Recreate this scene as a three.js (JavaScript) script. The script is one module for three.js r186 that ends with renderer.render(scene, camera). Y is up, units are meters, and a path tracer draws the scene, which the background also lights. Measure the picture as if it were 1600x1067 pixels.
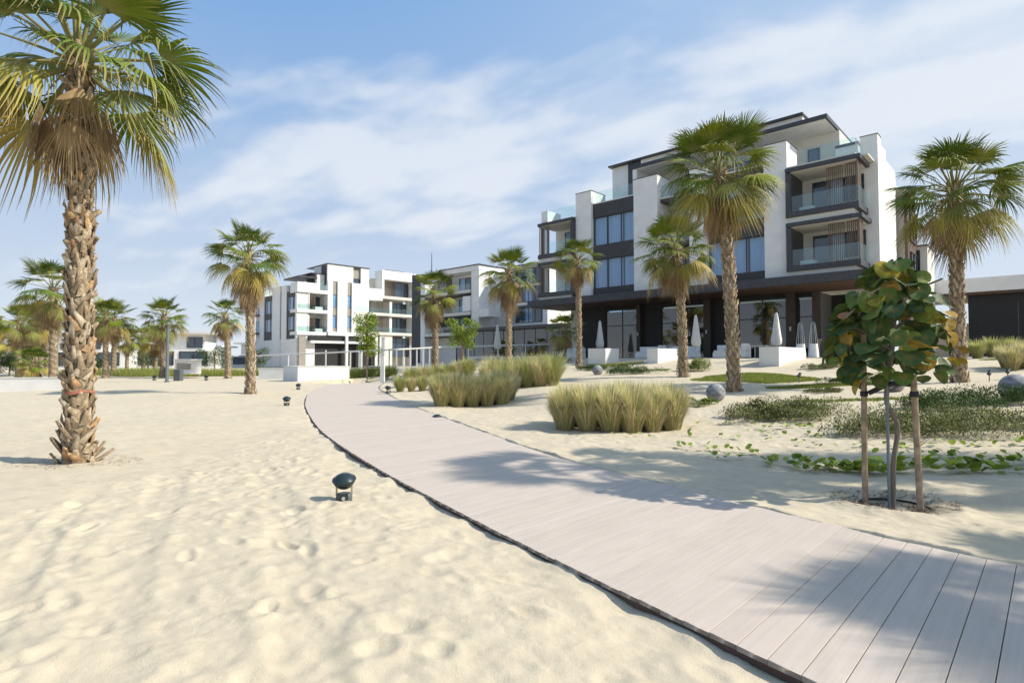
import * as THREE from 'three';
import { mergeGeometries } from 'three/addons/utils/BufferGeometryUtils.js';
import { ImprovedNoise } from 'three/addons/math/ImprovedNoise.js';

// ---------- camera, sky, sun, exposure ----------
const scene = new THREE.Scene();
const camera = new THREE.PerspectiveCamera(62.46, 1600 / 1067, 0.05, 6000);
camera.position.set(0, 1.6, 0);
camera.rotation.set(0.03238, 0, 0);
const renderer = new THREE.WebGLRenderer();
renderer.toneMapping = THREE.LinearToneMapping;
renderer.toneMappingExposure = 1.36;
renderer.shadowMap.enabled = true;
const SUN = new THREE.Vector3(Math.cos(0.70), Math.sin(0.70), 0.10).normalize();

const NZ = new ImprovedNoise();
function rng(s) { return () => { s |= 0; s = s + 0x6D2B79F5 | 0; let t = Math.imul(s ^ s >>> 15, 1 | s); t = t + Math.imul(t ^ t >>> 7, 61 | t) ^ t; return ((t ^ t >>> 14) >>> 0) / 4294967296; }; }
const clamp = (v, a = 0, b = 1) => Math.min(b, Math.max(a, v));
const sm = (a, b, v) => { const t = clamp((v - a) / (b - a)); return t * t * (3 - 2 * t); };
const lerp = (a, b, t) => a + (b - a) * t;
function fbm(x, y, z, o = 5) { let s = 0, a = 0.5; for (let i = 0; i < o; i++) { s += a * NZ.noise(x, y, z); x *= 2.03; y *= 2.03; z *= 2.03; a *= 0.5; } return s; }
function table(xs, ys) { return v => { if (v <= xs[0]) return ys[0] + (v - xs[0]) * (ys[1] - ys[0]) / (xs[1] - xs[0]); for (let i = 1; i < xs.length; i++) if (v <= xs[i] || i === xs.length - 1) { const t = (v - xs[i - 1]) / (xs[i] - xs[i - 1]); return lerp(ys[i - 1], ys[i], t); } }; }

{
  const W = 2048, Hh = 1024, data = new Float32Array(W * Hh * 4);
  for (let j = 0; j < Hh; j++) {
    const el = ((j + 0.5) / Hh - 0.5) * Math.PI, sy = Math.sin(el), cy = Math.cos(el);
    for (let i = 0; i < W; i++) {
      const ph = ((i + 0.5) / W - 0.5) * 2 * Math.PI;
      const x = Math.cos(ph) * cy, z = Math.sin(ph) * cy, y = Math.max(sy, 0);
      const toSun = x * SUN.x + y * SUN.y + z * SUN.z;
      const m = Math.pow(clamp(y / 0.62), 0.72), m2 = sm(0.5, 1, y);
      let c = [lerp(0.715, 0.125, m), lerp(0.765, 0.315, m), lerp(0.80, 0.64, m)];
      c = [lerp(c[0], 0.11, m2), lerp(c[1], 0.265, m2), lerp(c[2], 0.56, m2)];
      const w = 0.5 * sm(-0.15, 1.0, toSun);
      c = [lerp(c[0], 0.72, w), lerp(c[1], 0.80, w), lerp(c[2], 0.87, w)];
      // high thin cloud: streaks on a sheet overhead
      const px = x / (y + 0.16), pz = z / (y + 0.16);
      const u = px * 0.86 + pz * 0.5, v = -px * 0.5 + pz * 0.86;
      const wx = fbm(u * 1.3 + 4.1, v * 1.3, 2.2, 4) * 0.9;
      const big = fbm(u * 0.62 + 1.7 + wx * 0.3, v * 0.9 + 0.4, 7.3, 4);
      const fine = fbm(u * 2.4 + wx, v * 4.6 + wx * 0.7, 3.1, 6);
      const az = Math.atan2(x, -z), e = el;
      const band = Math.exp(-Math.pow((e - 0.33 - 0.12 * az) / 0.15, 2)) * sm(-0.75, -0.1, az) * sm(1.5, 0.7, az);
      const a = sm(0.04, 0.52, big * 0.75 + fine * 0.62 - 0.09 + band * 0.42) * sm(0.0, 0.12, y) * 0.64;
      c = [lerp(c[0], 0.82, a), lerp(c[1], 0.835, a), lerp(c[2], 0.86, a)];
      const k = (j * W + i) * 4; const au = (1 + 1.4 * Math.exp((toSun - 1) * 16)) / 1.2; data[k] = c[0] * au; data[k + 1] = c[1] * au; data[k + 2] = c[2] * au; data[k + 3] = 1;
    }
  }
  const t = new THREE.DataTexture(data, W, Hh, THREE.RGBAFormat, THREE.FloatType);
  t.mapping = THREE.EquirectangularReflectionMapping; t.magFilter = THREE.LinearFilter; t.minFilter = THREE.LinearFilter; t.needsUpdate = true;
  scene.background = t; scene.environment = t;
}
const sun = new THREE.DirectionalLight(new THREE.Color().setRGB(1, 0.93, 0.80), 4.3);
sun.position.copy(SUN).multiplyScalar(120); sun.castShadow = true;
sun.shadow.camera.left = -90; sun.shadow.camera.right = 90; sun.shadow.camera.top = 90; sun.shadow.camera.bottom = -90; sun.shadow.camera.far = 400;
sun.shadow.mapSize.set(4096, 4096); sun.shadow.radius = 1.2;
scene.add(sun, sun.target);

// ---------- names, tags, helpers ----------
const taken = {};
function numbered(n) { const k = taken[n] = (taken[n] ?? -1) + 1; return k ? n + '_' + String(k).padStart(3, '0') : n; }
function tag(o, label, category, group, kind) { o.userData = { label, category }; if (group) o.userData.group = group; if (kind) o.userData.kind = kind; return o; }
function thing(name, label, category, x = 0, y = 0, z = 0, turn = 0, group) { const o = new THREE.Group(); o.name = numbered(name); o.position.set(x, y, z); o.rotation.y = turn; scene.add(o); return tag(o, label, category, group); }
function part(parent, name, geo, mat) { const m = new THREE.Mesh(geo, mat); m.name = parent === scene ? numbered(name) : name; m.castShadow = m.receiveShadow = true; parent.add(m); return m; }
function setting(name, geo, mat, label) { const m = part(scene, name, geo, mat); m.userData = { kind: 'structure' }; if (label) m.userData.label = label; return m; }
function joined(m) { m.userData.kind = 'stuff'; return m; }
function bx(x0, x1, y0, y1, z0, z1) { // box with uv in metres
  const w = x1 - x0, h = y1 - y0, d = z1 - z0, g = new THREE.BoxGeometry(w, h, d); g.translate((x0 + x1) / 2, (y0 + y1) / 2, (z0 + z1) / 2);
  const p = g.attributes.position, n = g.attributes.normal, uv = g.attributes.uv;
  for (let i = 0; i < p.count; i++) { const X = p.getX(i), Y = p.getY(i), Z = p.getZ(i); if (Math.abs(n.getX(i)) > 0.5) uv.setXY(i, Z, Y); else if (Math.abs(n.getY(i)) > 0.5) uv.setXY(i, X, Z); else uv.setXY(i, X, Y); }
  return g;
}
const mg = a => mergeGeometries(a.map(g => g.index ? g.toNonIndexed() : g));
class Tri { // loose triangles with vertex colours
  constructor() { this.p = []; this.c = []; this.n = []; this.i = []; }
  v(x, y, z, c) { this.p.push(x, y, z); this.c.push(c[0], c[1], c[2]); return this.p.length / 3 - 1; }
  t(a, b, c) { this.i.push(a, b, c); }
  q(a, b, c, d) { this.i.push(a, b, c, a, c, d); }
  geo() { const g = new THREE.BufferGeometry(); g.setAttribute('position', new THREE.Float32BufferAttribute(this.p, 3)); g.setAttribute('color', new THREE.Float32BufferAttribute(this.c, 3)); g.setIndex(this.i); g.computeVertexNormals(); return g; }
}
const shade = (c, m) => [c[0] * m, c[1] * m, c[2] * m];
const C = (r, g, b) => new THREE.Color().setRGB(r, g, b);
function noiseTex(size, f, srgb = true) { // f(u,v,i,j)->[r,g,b] 0..1
  const d = new Uint8Array(size * size * 4);
  for (let j = 0; j < size; j++) for (let i = 0; i < size; i++) { const c = f(i / size, j / size), k = (j * size + i) * 4; d[k] = clamp(c[0]) * 255; d[k + 1] = clamp(c[1]) * 255; d[k + 2] = clamp(c[2]) * 255; d[k + 3] = 255; }
  const t = new THREE.DataTexture(d, size, size); t.wrapS = t.wrapT = THREE.RepeatWrapping; t.magFilter = THREE.LinearFilter; t.minFilter = THREE.LinearFilter; if (srgb) t.colorSpace = THREE.SRGBColorSpace; t.needsUpdate = true; return t;
}
function tile(u, v, f, z, o) { // seamless fbm on a torus-ish blend
  const a = fbm(u * f, v * f, z, o), b = fbm((u - 1) * f, v * f, z, o), c = fbm(u * f, (v - 1) * f, z, o), d = fbm((u - 1) * f, (v - 1) * f, z, o);
  return lerp(lerp(a, b, u), lerp(c, d, u), v);
}
const rT = rng(11);
const M = {};
{
  const sandMap = noiseTex(1024, (u, v) => { const a = tile(u, v, 9, 1.3, 5) * 0.13, g = (rT() - 0.5) * 0.10, dk = rT() < 0.012 ? -0.22 : 0, s = 0.955 + a * 0.8 + g * 0.8 + dk; return [s, s * 0.992 + a * 0.02, s * 0.975]; });
  const sandBump = noiseTex(1024, (u, v) => { const s = 0.5 + tile(u, v, 22, 4.3, 5) * 0.7 + (rT() - 0.5) * 0.25; return [s, s, s]; }, false);
  M.sand = new THREE.MeshStandardMaterial({ color: C(0.605, 0.53, 0.402), map: sandMap, bumpMap: sandBump, bumpScale: 0.012, roughness: 1 });
  const wallMap = noiseTex(512, (u, v) => { const s = 0.955 + tile(u, v, 5, 2.2, 5) * 0.09 + (rT() - 0.5) * 0.02; return [s, s, s * 0.995]; });
  wallMap.repeat.set(0.25, 0.25);
  M.white = new THREE.MeshStandardMaterial({ color: C(0.80, 0.79, 0.77), map: wallMap, roughness: 0.85 });
  M.offwhite = new THREE.MeshStandardMaterial({ color: C(0.66, 0.64, 0.59), map: wallMap, roughness: 0.85 });
  const panelMap = noiseTex(512, (u, v) => { const s = 0.84 + tile(u, v * 0.3, 14, 5.2, 5) * 0.28 + (rT() - 0.5) * 0.03; return [s, s, s]; });
  panelMap.repeat.set(0.3, 0.8);
  M.dark = new THREE.MeshStandardMaterial({ color: C(0.062, 0.060, 0.064), map: panelMap, roughness: 0.6 });
  M.fascia = new THREE.MeshStandardMaterial({ color: C(0.075, 0.073, 0.080), map: panelMap, roughness: 0.45, metalness: 0.2 });
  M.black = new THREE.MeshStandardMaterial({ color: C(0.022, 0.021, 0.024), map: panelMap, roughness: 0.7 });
  M.navy = new THREE.MeshStandardMaterial({ color: C(0.035, 0.045, 0.065), map: panelMap, roughness: 0.5 });
  M.taupe = new THREE.MeshStandardMaterial({ color: C(0.34, 0.31, 0.27), map: wallMap, roughness: 0.8 });
  M.brown = new THREE.MeshStandardMaterial({ color: C(0.13, 0.075, 0.05), map: panelMap, roughness: 0.6 });
  M.column = new THREE.MeshStandardMaterial({ color: C(0.06, 0.042, 0.034), map: panelMap, roughness: 0.6 });
  M.slat = new THREE.MeshStandardMaterial({ color: C(0.20, 0.14, 0.10), map: panelMap, roughness: 0.6 });
  M.frame = new THREE.MeshStandardMaterial({ color: C(0.045, 0.045, 0.05), roughness: 0.4, metalness: 0.5 });
  M.glass = new THREE.MeshPhysicalMaterial({ color: C(0.56, 0.74, 0.92), transmission: 1, thickness: 0, roughness: 0.02, ior: 1.8 });
  M.shopglass = new THREE.MeshPhysicalMaterial({ color: C(0.28, 0.42, 0.54), transmission: 1, thickness: 0, roughness: 0.015, ior: 2.0 });
  M.rail = new THREE.MeshPhysicalMaterial({ color: C(0.87, 0.95, 0.945), transmission: 1, thickness: 0, roughness: 0.02, ior: 1.6 });
  M.curtain = new THREE.MeshStandardMaterial({ color: C(0.62, 0.63, 0.64), roughness: 1, side: THREE.DoubleSide });
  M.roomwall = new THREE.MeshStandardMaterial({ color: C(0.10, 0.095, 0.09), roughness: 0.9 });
  const paveMap = noiseTex(512, (u, v) => { const s = 0.9 + tile(u, v, 8, 8.8, 5) * 0.2 + (rT() - 0.5) * 0.05; return [s, s, s]; });
  M.pave = new THREE.MeshStandardMaterial({ color: C(0.46, 0.41, 0.34), map: paveMap, roughness: 0.9 });
  const deckTex = k => { const t = noiseTex(512, (u, v) => { const s = 0.965 + tile(u, v * 0.06, 30, 3.3 + k, 4) * 0.07 + tile(u, v, 5, k + 9.1, 4) * 0.07 + (rT() - 0.5) * 0.03; return [s, s, s]; }); t.repeat.set(1.6, 0.5); return t; };
  M.deck = [0, 1, 2, 3].map(k => new THREE.MeshStandardMaterial({ color: C(0.525 + k * 0.006, 0.447 + k * 0.006, 0.38 + k * 0.006), map: deckTex(k), roughness: 0.75 }));
  M.deckedge = new THREE.MeshStandardMaterial({ color: C(0.15, 0.095, 0.07), map: panelMap, roughness: 0.8 });
  M.leaf = new THREE.MeshPhysicalMaterial({ color: C(1, 1, 1), vertexColors: true, roughness: 0.62, specularIntensity: 0.45, side: THREE.DoubleSide, transmission: 0.27, thickness: 0 });
  M.dryleaf = new THREE.MeshPhysicalMaterial({ color: C(1, 1, 1), vertexColors: true, roughness: 0.95, side: THREE.DoubleSide, transmission: 0.12, thickness: 0 });
  M.grass = new THREE.MeshPhysicalMaterial({ color: C(1, 1, 1), vertexColors: true, roughness: 0.9, side: THREE.DoubleSide, transmission: 0.5, thickness: 0 });
  M.vc = new THREE.MeshStandardMaterial({ vertexColors: true, roughness: 0.95, side: THREE.DoubleSide });
  M.grape = new THREE.MeshPhysicalMaterial({ vertexColors: true, roughness: 0.55, specularIntensity: 0.4, side: THREE.DoubleSide, transmission: 0.22, thickness: 0 });
  const barkMap = noiseTex(512, (u, v) => { const s = 0.9 + tile(u, v, 10, 6.1, 6) * 0.6 + (rT() - 0.5) * 0.2; return [s, s * 0.97, s * 0.93]; });
  barkMap.repeat.set(2, 2);
  M.bark = new THREE.MeshStandardMaterial({ vertexColors: true, map: barkMap, bumpMap: barkMap, bumpScale: 0.01, roughness: 1 });
  const woodMap = noiseTex(256, (u, v) => { const s = 0.82 + tile(u, v * 0.12, 16, 2.7, 5) * 0.5; return [s, s, s]; });
  M.stake = new THREE.MeshStandardMaterial({ color: C(0.48, 0.36, 0.24), map: woodMap, roughness: 0.85 });
  M.trunk = new THREE.MeshStandardMaterial({ color: C(0.24, 0.21, 0.18), map: barkMap, roughness: 0.9 });
  M.strap = new THREE.MeshStandardMaterial({ color: C(0.02, 0.02, 0.022), roughness: 0.7 });
  M.lamp = new THREE.MeshStandardMaterial({ color: C(0.025, 0.04, 0.045), roughness: 0.3, metalness: 0.25 });
  M.brass = new THREE.MeshStandardMaterial({ color: C(0.42, 0.36, 0.2), roughness: 0.45, metalness: 0.5 });
  M.lampbase = new THREE.MeshStandardMaterial({ color: C(0.09, 0.10, 0.10), roughness: 0.55 });
  M.lens = new THREE.MeshStandardMaterial({ color: C(0.4, 0.4, 0.38), roughness: 0.3 });
  const stoneMap = noiseTex(512, (u, v) => { const s = 0.8 + tile(u, v, 8, 3.9, 6) * 0.7 + (rT() - 0.5) * 0.12; return [s, s, s * 1.01]; });
  M.stone = new THREE.MeshStandardMaterial({ color: C(0.42, 0.42, 0.42), map: stoneMap, bumpMap: stoneMap, bumpScale: 0.006, roughness: 0.9 });
  M.canvas = new THREE.MeshStandardMaterial({ color: C(0.62, 0.62, 0.60), roughness: 1, side: THREE.DoubleSide });
  M.metal = new THREE.MeshStandardMaterial({ color: C(0.45, 0.46, 0.47), roughness: 0.4, metalness: 0.6 });
  M.post = new THREE.MeshStandardMaterial({ color: C(0.16, 0.19, 0.22), roughness: 0.5, metalness: 0.4 });
  M.cushion = new THREE.MeshStandardMaterial({ color: C(0.66, 0.66, 0.65), roughness: 1 });
  M.water = new THREE.MeshStandardMaterial({ color: C(0.45, 0.55, 0.62), roughness: 0.25 });
  M.mulch = new THREE.MeshStandardMaterial({ color: C(0.15, 0.10, 0.055), roughness: 1, side: THREE.DoubleSide });
}

// ---------- terrain ----------
const pW = (x, d) => -0.72 * x + 0.693 * d, pT = (x, d) => 0.693 * x + 0.72 * d;
const cubic = (xs, ys) => { const n = xs.length, m = []; for (let i = 0; i < n; i++) { const a = Math.max(0, i - 1), b = Math.min(n - 1, i + 1); m.push((ys[b] - ys[a]) / (xs[b] - xs[a])); } return v => { if (v <= xs[0]) return ys[0] + m[0] * (v - xs[0]); if (v >= xs[n - 1]) return ys[n - 1] + m[n - 1] * (v - xs[n - 1]); let i = 1; while (v > xs[i]) i++; const h = xs[i] - xs[i - 1], t = (v - xs[i - 1]) / h, t2 = t * t, t3 = t2 * t; return (2 * t3 - 3 * t2 + 1) * ys[i - 1] + (t3 - 2 * t2 + t) * h * m[i - 1] + (-2 * t3 + 3 * t2) * ys[i] + (t3 - t2) * h * m[i]; }; };
const tL = cubic([-4, 0.84, 2.37, 3.96, 5.47, 7.04, 9.69, 12.2, 16.2, 19.8, 26.7, 34], [2.2, 3.05, 3.36, 3.73, 4.12, 4.55, 5.38, 6.28, 7.98, 9.65, 13.3, 18.2]);
const tR = cubic([-4, 0.17, 1.36, 2.9, 4.44, 5.92, 9.04, 11.7, 15.9, 22.75, 27.2, 34], [5.5, 5.86, 6.0, 6.33, 6.72, 7.15, 8.5, 9.68, 11.55, 15, 17.5, 22.4]);
const HQ = table([0, 8, 12, 18.7, 23.4, 28, 33, 36, 60], [0, 0, 0.12, 0.5, 0.78, 1.0, 1.55, 1.72, 1.72]);
function pathDist(x, d) { const w = pW(x, d), t = pT(x, d); if (w > 36 || w < -6) return 99; return Math.max(tL(w) - t, t - tR(w)); } // <0 inside
function baseH(x, d) {
  const q = Math.max(0, 0.688 * x + 0.725 * d);
  let h = HQ(Math.min(q, 60)) * sm(-22, 4, x);
  h *= sm(0.2, 6.5, pathDist(x, d));
  return h;
}
const rF = rng(77), prints = [];
for (let k = 0; k < 760; k++) { // footprints on the beach side and by the tree
  let x, d; if (k < 600) { x = -6 + rF() * 8; d = 1.6 + Math.pow(rF(), 1.3) * 11; if (pathDist(x, d) < 0.25 || pT(x, d) > tL(pW(x, d))) continue; } else { x = 1 + rF() * 8; d = 5.5 + rF() * 8; if (pathDist(x, d) < 0.3 || pT(x, d) < tR(pW(x, d))) continue; }
  prints.push([x, d, 0.07 + rF() * 0.09, 0.04 + rF() * 0.05, rF() * 6.28, 0.005 + rF() * rF() * 0.024]);
}
const cells = new Map(); const ck = (x, d) => Math.floor(x / 0.5) * 4096 + Math.floor(d / 0.5);
for (const f of prints) for (let a = -1; a <= 1; a++) for (let b = -1; b <= 1; b++) { const k = ck(f[0] + a * 0.5, f[1] + b * 0.5); if (!cells.has(k)) cells.set(k, []); cells.get(k).push(f); }
function groundH(x, d) {
  let h = baseH(x, d); const pd = pathDist(x, d), w = pW(x, d), t = pT(x, d);
  const far = sm(60, 30, d);
  h += far * (fbm(x * 0.25, d * 0.25, 3.1, 3) * 0.14 + fbm(x * 1.1, d * 1.1, 9.7, 4) * 0.035);
  if (d < 26) {
    const n = fbm(x * 2.6, d * 2.6, 5.5, 4), r = fbm(x * 6.3, d * 6.3, 1.5, 3);
    h += sm(26, 12, d) * (n * 0.03 + Math.abs(r) * 0.018 + Math.abs(fbm(x * 3.4 + 7, d * 3.4, 2.9, 3)) * -0.035);
    if (t < tL(w)) for (const [x0, d0, k, wd] of [[-2.26, 3.2, -0.548, 0.2], [-1.14, 3.34, -0.514, 0.17], [-3.0, 3.2, -0.56, 0.12]]) { const s = x - x0 - k * (d - d0) + 0.09 * Math.sin(d * 0.9 + x0), f = sm(11, 6, d) * (0.7 + 0.6 * n); h += f * (-0.02 * Math.exp(-Math.pow(s / wd, 4)) + 0.008 * Math.exp(-Math.pow((Math.abs(s) - wd * 1.5) / (wd * 0.45), 2))); }
    const list = cells.get(ck(x, d));
    if (list) for (const [fx, fd, L, Wd, an, dp] of list) { const c = Math.cos(an), s = Math.sin(an), a = ((x - fx) * c + (d - fd) * s) / L, b = (-(x - fx) * s + (d - fd) * c) / Wd, rr = a * a + b * b; if (rr < 6) h += -dp * Math.exp(-rr * rr * 0.8) + dp * 0.55 * Math.exp(-Math.pow(Math.sqrt(rr) - 1.45, 2) * 5); }
  }
  if (pd < 1.2) {
    const nz = fbm(x * 1.7, d * 1.7, 8.8, 3);
    if (t < (tL(w) + tR(w)) / 2) { const tgt = -0.022 + nz * 0.10; h = lerp(tgt + (h - baseH(x, d)) * 0.5, h, sm(0.0, 1.0, pd)); if (pd < 0) h = lerp(h, -0.22, sm(0, -0.12, pd)); }
    else { const tgt = 0.045 + nz * 0.06; h = lerp(tgt + (h - baseH(x, d)) * 0.35, h + 0.03, sm(0.0, 1.0, pd)); const over = 0.05 + fbm(x * 2.2, d * 2.2, 4.4, 3) * 0.2; if (pd < 0) h = lerp(h, -0.22, sm(-over * 0.4, -over - 0.06, pd)); }
  }
  const ex = x - 4.33, ed = d - 6.45, er = Math.hypot(ex, ed); // watering basin round the staked tree
  h += -0.05 * sm(0.42, 0.2, er) + 0.045 * Math.exp(-Math.pow((er - 0.6) / 0.16, 2));
  return h;
}
const gy = (x, z) => groundH(x, -z);
{
  const steps = (list) => { const o = []; for (const [a, b, s] of list) { const n = Math.max(1, Math.round((b - a) / s)); for (let i = 0; i < n; i++) o.push(a + (b - a) * i / n); } o.push(list[list.length - 1][1]); return o; };
  const xs = steps([[-3200, -400, 700], [-400, -100, 60], [-100, -30, 5], [-30, -14, 0.5], [-14, -5, 0.12], [-5, 6.5, 0.032], [6.5, 16, 0.09], [16, 30, 0.5], [30, 100, 5], [100, 400, 60], [400, 3200, 700]]);
  const ds = steps([[-300, -20, 70], [-20, 1, 2], [1, 2, 0.05], [2, 8.5, 0.028], [8.5, 15, 0.055], [15, 40, 0.16], [40, 70, 1], [70, 150, 8], [150, 500, 70], [500, 3500, 750]]);
  const nx = xs.length, nd = ds.length, P = new Float32Array(nx * nd * 3), U = new Float32Array(nx * nd * 2), I = new Uint32Array((nx - 1) * (nd - 1) * 6);
  for (let j = 0, k = 0; j < nd; j++) for (let i = 0; i < nx; i++, k++) { P[k * 3] = xs[i]; P[k * 3 + 1] = groundH(xs[i], ds[j]); P[k * 3 + 2] = -ds[j]; U[k * 2] = xs[i] * 0.55; U[k * 2 + 1] = ds[j] * 0.55; }
  for (let j = 0, o = 0; j < nd - 1; j++) for (let i = 0; i < nx - 1; i++) { const a = j * nx + i; I[o++] = a; I[o++] = a + 1; I[o++] = a + nx; I[o++] = a + 1; I[o++] = a + nx + 1; I[o++] = a + nx; }
  const g = new THREE.BufferGeometry(); g.setAttribute('position', new THREE.BufferAttribute(P, 3)); g.setAttribute('uv', new THREE.BufferAttribute(U, 2)); g.setIndex(new THREE.BufferAttribute(I, 1)); g.computeVertexNormals();
  setting('sand_ground', g, M.sand, 'pale cream beach sand with footprints');
  console.log('ground', nx, nd);
}

// ---------- boardwalk: every plank its own piece ----------
{
  const walk = new THREE.Group(); walk.name = 'boardwalk'; walk.userData = { kind: 'structure', label: 'curving pale timber boardwalk' }; scene.add(walk);
  const W2P = (w, t, y) => [-0.72 * w + 0.693 * t, y, -(0.693 * w + 0.72 * t)];
  const pitch = 0.176, gap = 0.0048, top = 0.03, th = 0.03, r = rng(5);
  for (let k = 0; k < 205; k++) {
    const w0 = -2.4 + k * pitch + gap / 2, w1 = w0 + pitch - gap, y = top + (r() - 0.5) * 0.002, b = 0.0018, e = r() * 0.008;
    const L0 = tL(w0) - e, L1 = tL(w1) - e, R0 = tR(w0), R1 = tR(w1);
    const pos = [], uv = [], idx = [], add = (w, t, yy) => { pos.push(...W2P(w, t, yy)); uv.push(w + k * 0.37, t + (k * 0.71) % 3); return pos.length / 3 - 1; };
    const ring = (dw, dt, yy) => [add(w0 + dw, L0 + dt, yy), add(w1 - dw, L1 + dt, yy), add(w1 - dw, R1 - dt, yy), add(w0 + dw, R0 - dt, yy)];
    const A = ring(b, b, y), A2 = ring(b, b, y), B = ring(0, 0, y - b), B2 = ring(0, 0, y - b), D = ring(0, 0, y - th);
    idx.push(A[0], A[2], A[1], A[0], A[3], A[2]);
    for (let i = 0; i < 4; i++) { const j = (i + 1) % 4; idx.push(A2[i], A2[j], B[j], A2[i], B[j], B[i], B2[i], B2[j], D[j], B2[i], D[j], D[i]); }
    const g = new THREE.BufferGeometry(); g.setAttribute('position', new THREE.Float32BufferAttribute(pos, 3)); g.setAttribute('uv', new THREE.Float32BufferAttribute(uv, 2)); g.setIndex(idx); g.computeVertexNormals();
    part(walk, 'plank', g, M.deck[(k * 7 + (k >> 2)) % 4]);
  }
  for (const [fn, s] of [[tL, 1], [tR, -1]]) { // edge beam under the plank ends
    const pos = [], uv = [], idx = []; const N = 240;
    for (let i = 0; i <= N; i++) { const w = -2.4 + 36 * i / N, t = fn(w); for (const [dt, y] of [[0.012, -0.003], [0.012, -0.2], [0.06, -0.2], [0.06, -0.003]]) { pos.push(...W2P(w, t + s * dt, y)); uv.push(w, y + dt); } if (i) for (let j = 0; j < 4; j++) { const a = (i - 1) * 4 + j, b = (i - 1) * 4 + (j + 1) % 4; idx.push(a, b, a + 4, b, b + 4, a + 4); } }
    const g = new THREE.BufferGeometry(); g.setAttribute('position', new THREE.Float32BufferAttribute(pos, 3)); g.setAttribute('uv', new THREE.Float32BufferAttribute(uv, 2)); g.setIndex(idx); g.computeVertexNormals();
    part(walk, 'edge_beam', g, M.deckedge);
  }
}

// ---------- buildings ----------
const deg = Math.PI / 180;
function curtainGeo(x0, x1, y0, y1, amp, seed) { const n = Math.max(6, Math.round((x1 - x0) / 0.06)), r = rng(seed), pos = [], idx = []; let ph = r() * 6; for (let i = 0; i <= n; i++) { ph += 0.7 + r() * 0.9; const x = lerp(x0, x1, i / n), zz = Math.sin(ph) * amp; pos.push(x, y0, zz, x, y1, zz); if (i) { const a = i * 2 - 2; idx.push(a, a + 2, a + 1, a + 1, a + 2, a + 3); } } const g = new THREE.BufferGeometry(); g.setAttribute('position', new THREE.Float32BufferAttribute(pos, 3)); g.setIndex(idx); g.computeVertexNormals(); return g; }
// a window in a wall facing +z (face 'z') or facing +x (face 'x'); a frame mesh with panes and curtains as its pieces
function win(parent, a0, a1, y0, y1, at, n, o = {}) {
  const f = o.f ?? 0.06, dep = 0.09, swap = o.face === 'x';
  const box = (p0, p1, q0, q1, r0, r1) => swap ? bx(r0, r1, q0, q1, p0, p1) : bx(p0, p1, q0, q1, r0, r1);
  const gs = [box(a0, a0 + f, y0, y1, at - dep, at), box(a1 - f, a1, y0, y1, at - dep, at), box(a0 + f, a1 - f, y0, y0 + f, at - dep, at - 0.003), box(a0 + f, a1 - f, y1 - f, y1, at - dep, at - 0.003)];
  const pw = (a1 - a0 - f) / n;
  for (let i = 1; i < n; i++) gs.push(box(a0 + i * pw, a0 + i * pw + f, y0 + f, y1 - f, at - dep, at - 0.002));
  const tr = o.transom; if (tr) for (let i = 0; i < n; i++) gs.push(box(a0 + i * pw + f, a0 + (i + 1) * pw, tr - f / 2, tr + f / 2, at - dep, at - 0.004));
  const w = part(parent, o.name ?? 'window', mg(gs), o.fm ?? M.frame);
  for (let i = 0; i < n; i++) for (const [c0, c1] of tr ? [[y0 + f, tr - f / 2], [tr + f / 2, y1 - f]] : [[y0 + f, y1 - f]]) {
    const p0 = a0 + i * pw + f, p1 = a0 + (i + 1) * pw, g = new THREE.PlaneGeometry(p1 - p0, c1 - c0);
    if (swap) g.rotateY(Math.PI / 2);
    const tilt = ((i * 37 + Math.round(c0 * 10)) % 5 - 2) * 0.0016; swap ? g.rotateZ(tilt) : g.rotateX(tilt);
    swap ? g.translate(at - 0.045, (c0 + c1) / 2, (p0 + p1) / 2) : g.translate((p0 + p1) / 2, (c0 + c1) / 2, at - 0.045);
    part(w, 'pane', g, o.glass ?? M.glass);
  }
  if (!o.open) { // curtains, and the dark of the room behind them
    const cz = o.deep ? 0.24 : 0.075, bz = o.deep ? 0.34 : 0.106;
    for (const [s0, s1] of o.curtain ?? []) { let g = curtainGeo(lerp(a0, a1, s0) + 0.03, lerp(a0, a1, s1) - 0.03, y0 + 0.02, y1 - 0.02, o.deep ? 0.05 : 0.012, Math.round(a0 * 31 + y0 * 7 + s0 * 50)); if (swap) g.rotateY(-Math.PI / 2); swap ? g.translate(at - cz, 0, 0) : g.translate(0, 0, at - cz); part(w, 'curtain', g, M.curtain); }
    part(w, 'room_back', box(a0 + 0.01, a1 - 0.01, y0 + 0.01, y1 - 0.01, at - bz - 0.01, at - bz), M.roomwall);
  }
  return w;
}
function rail(parent, x0, x1, y0, y1, z, n = 2) { for (let i = 0; i < n; i++) part(parent, 'glass_balustrade', bx(lerp(x0, x1, i / n) + 0.012, lerp(x0, x1, (i + 1) / n) - 0.012, y0, y1, z - 0.008, z + 0.008), M.rail); }
function railX(parent, z0, z1, y0, y1, x, n = 2) { for (let i = 0; i < n; i++) part(parent, 'glass_balustrade', bx(x - 0.008, x + 0.008, y0, y1, lerp(z0, z1, i / n) + 0.012, lerp(z0, z1, (i + 1) / n) - 0.012), M.rail); }
function slats(parent, x0, x1, y0, y1, z, step = 0.11) { const gs = [bx(x0, x1, y0, y0 + 0.05, z - 0.05, z), bx(x0, x1, y1 - 0.05, y1, z - 0.05, z)]; for (let x = x0; x < x1 - 0.05; x += step) gs.push(bx(x, x + 0.055, y0 + 0.05, y1 - 0.05, z - 0.045, z - 0.005)); return joined(part(parent, 'slat_screen', mg(gs), M.slat)); }
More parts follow.
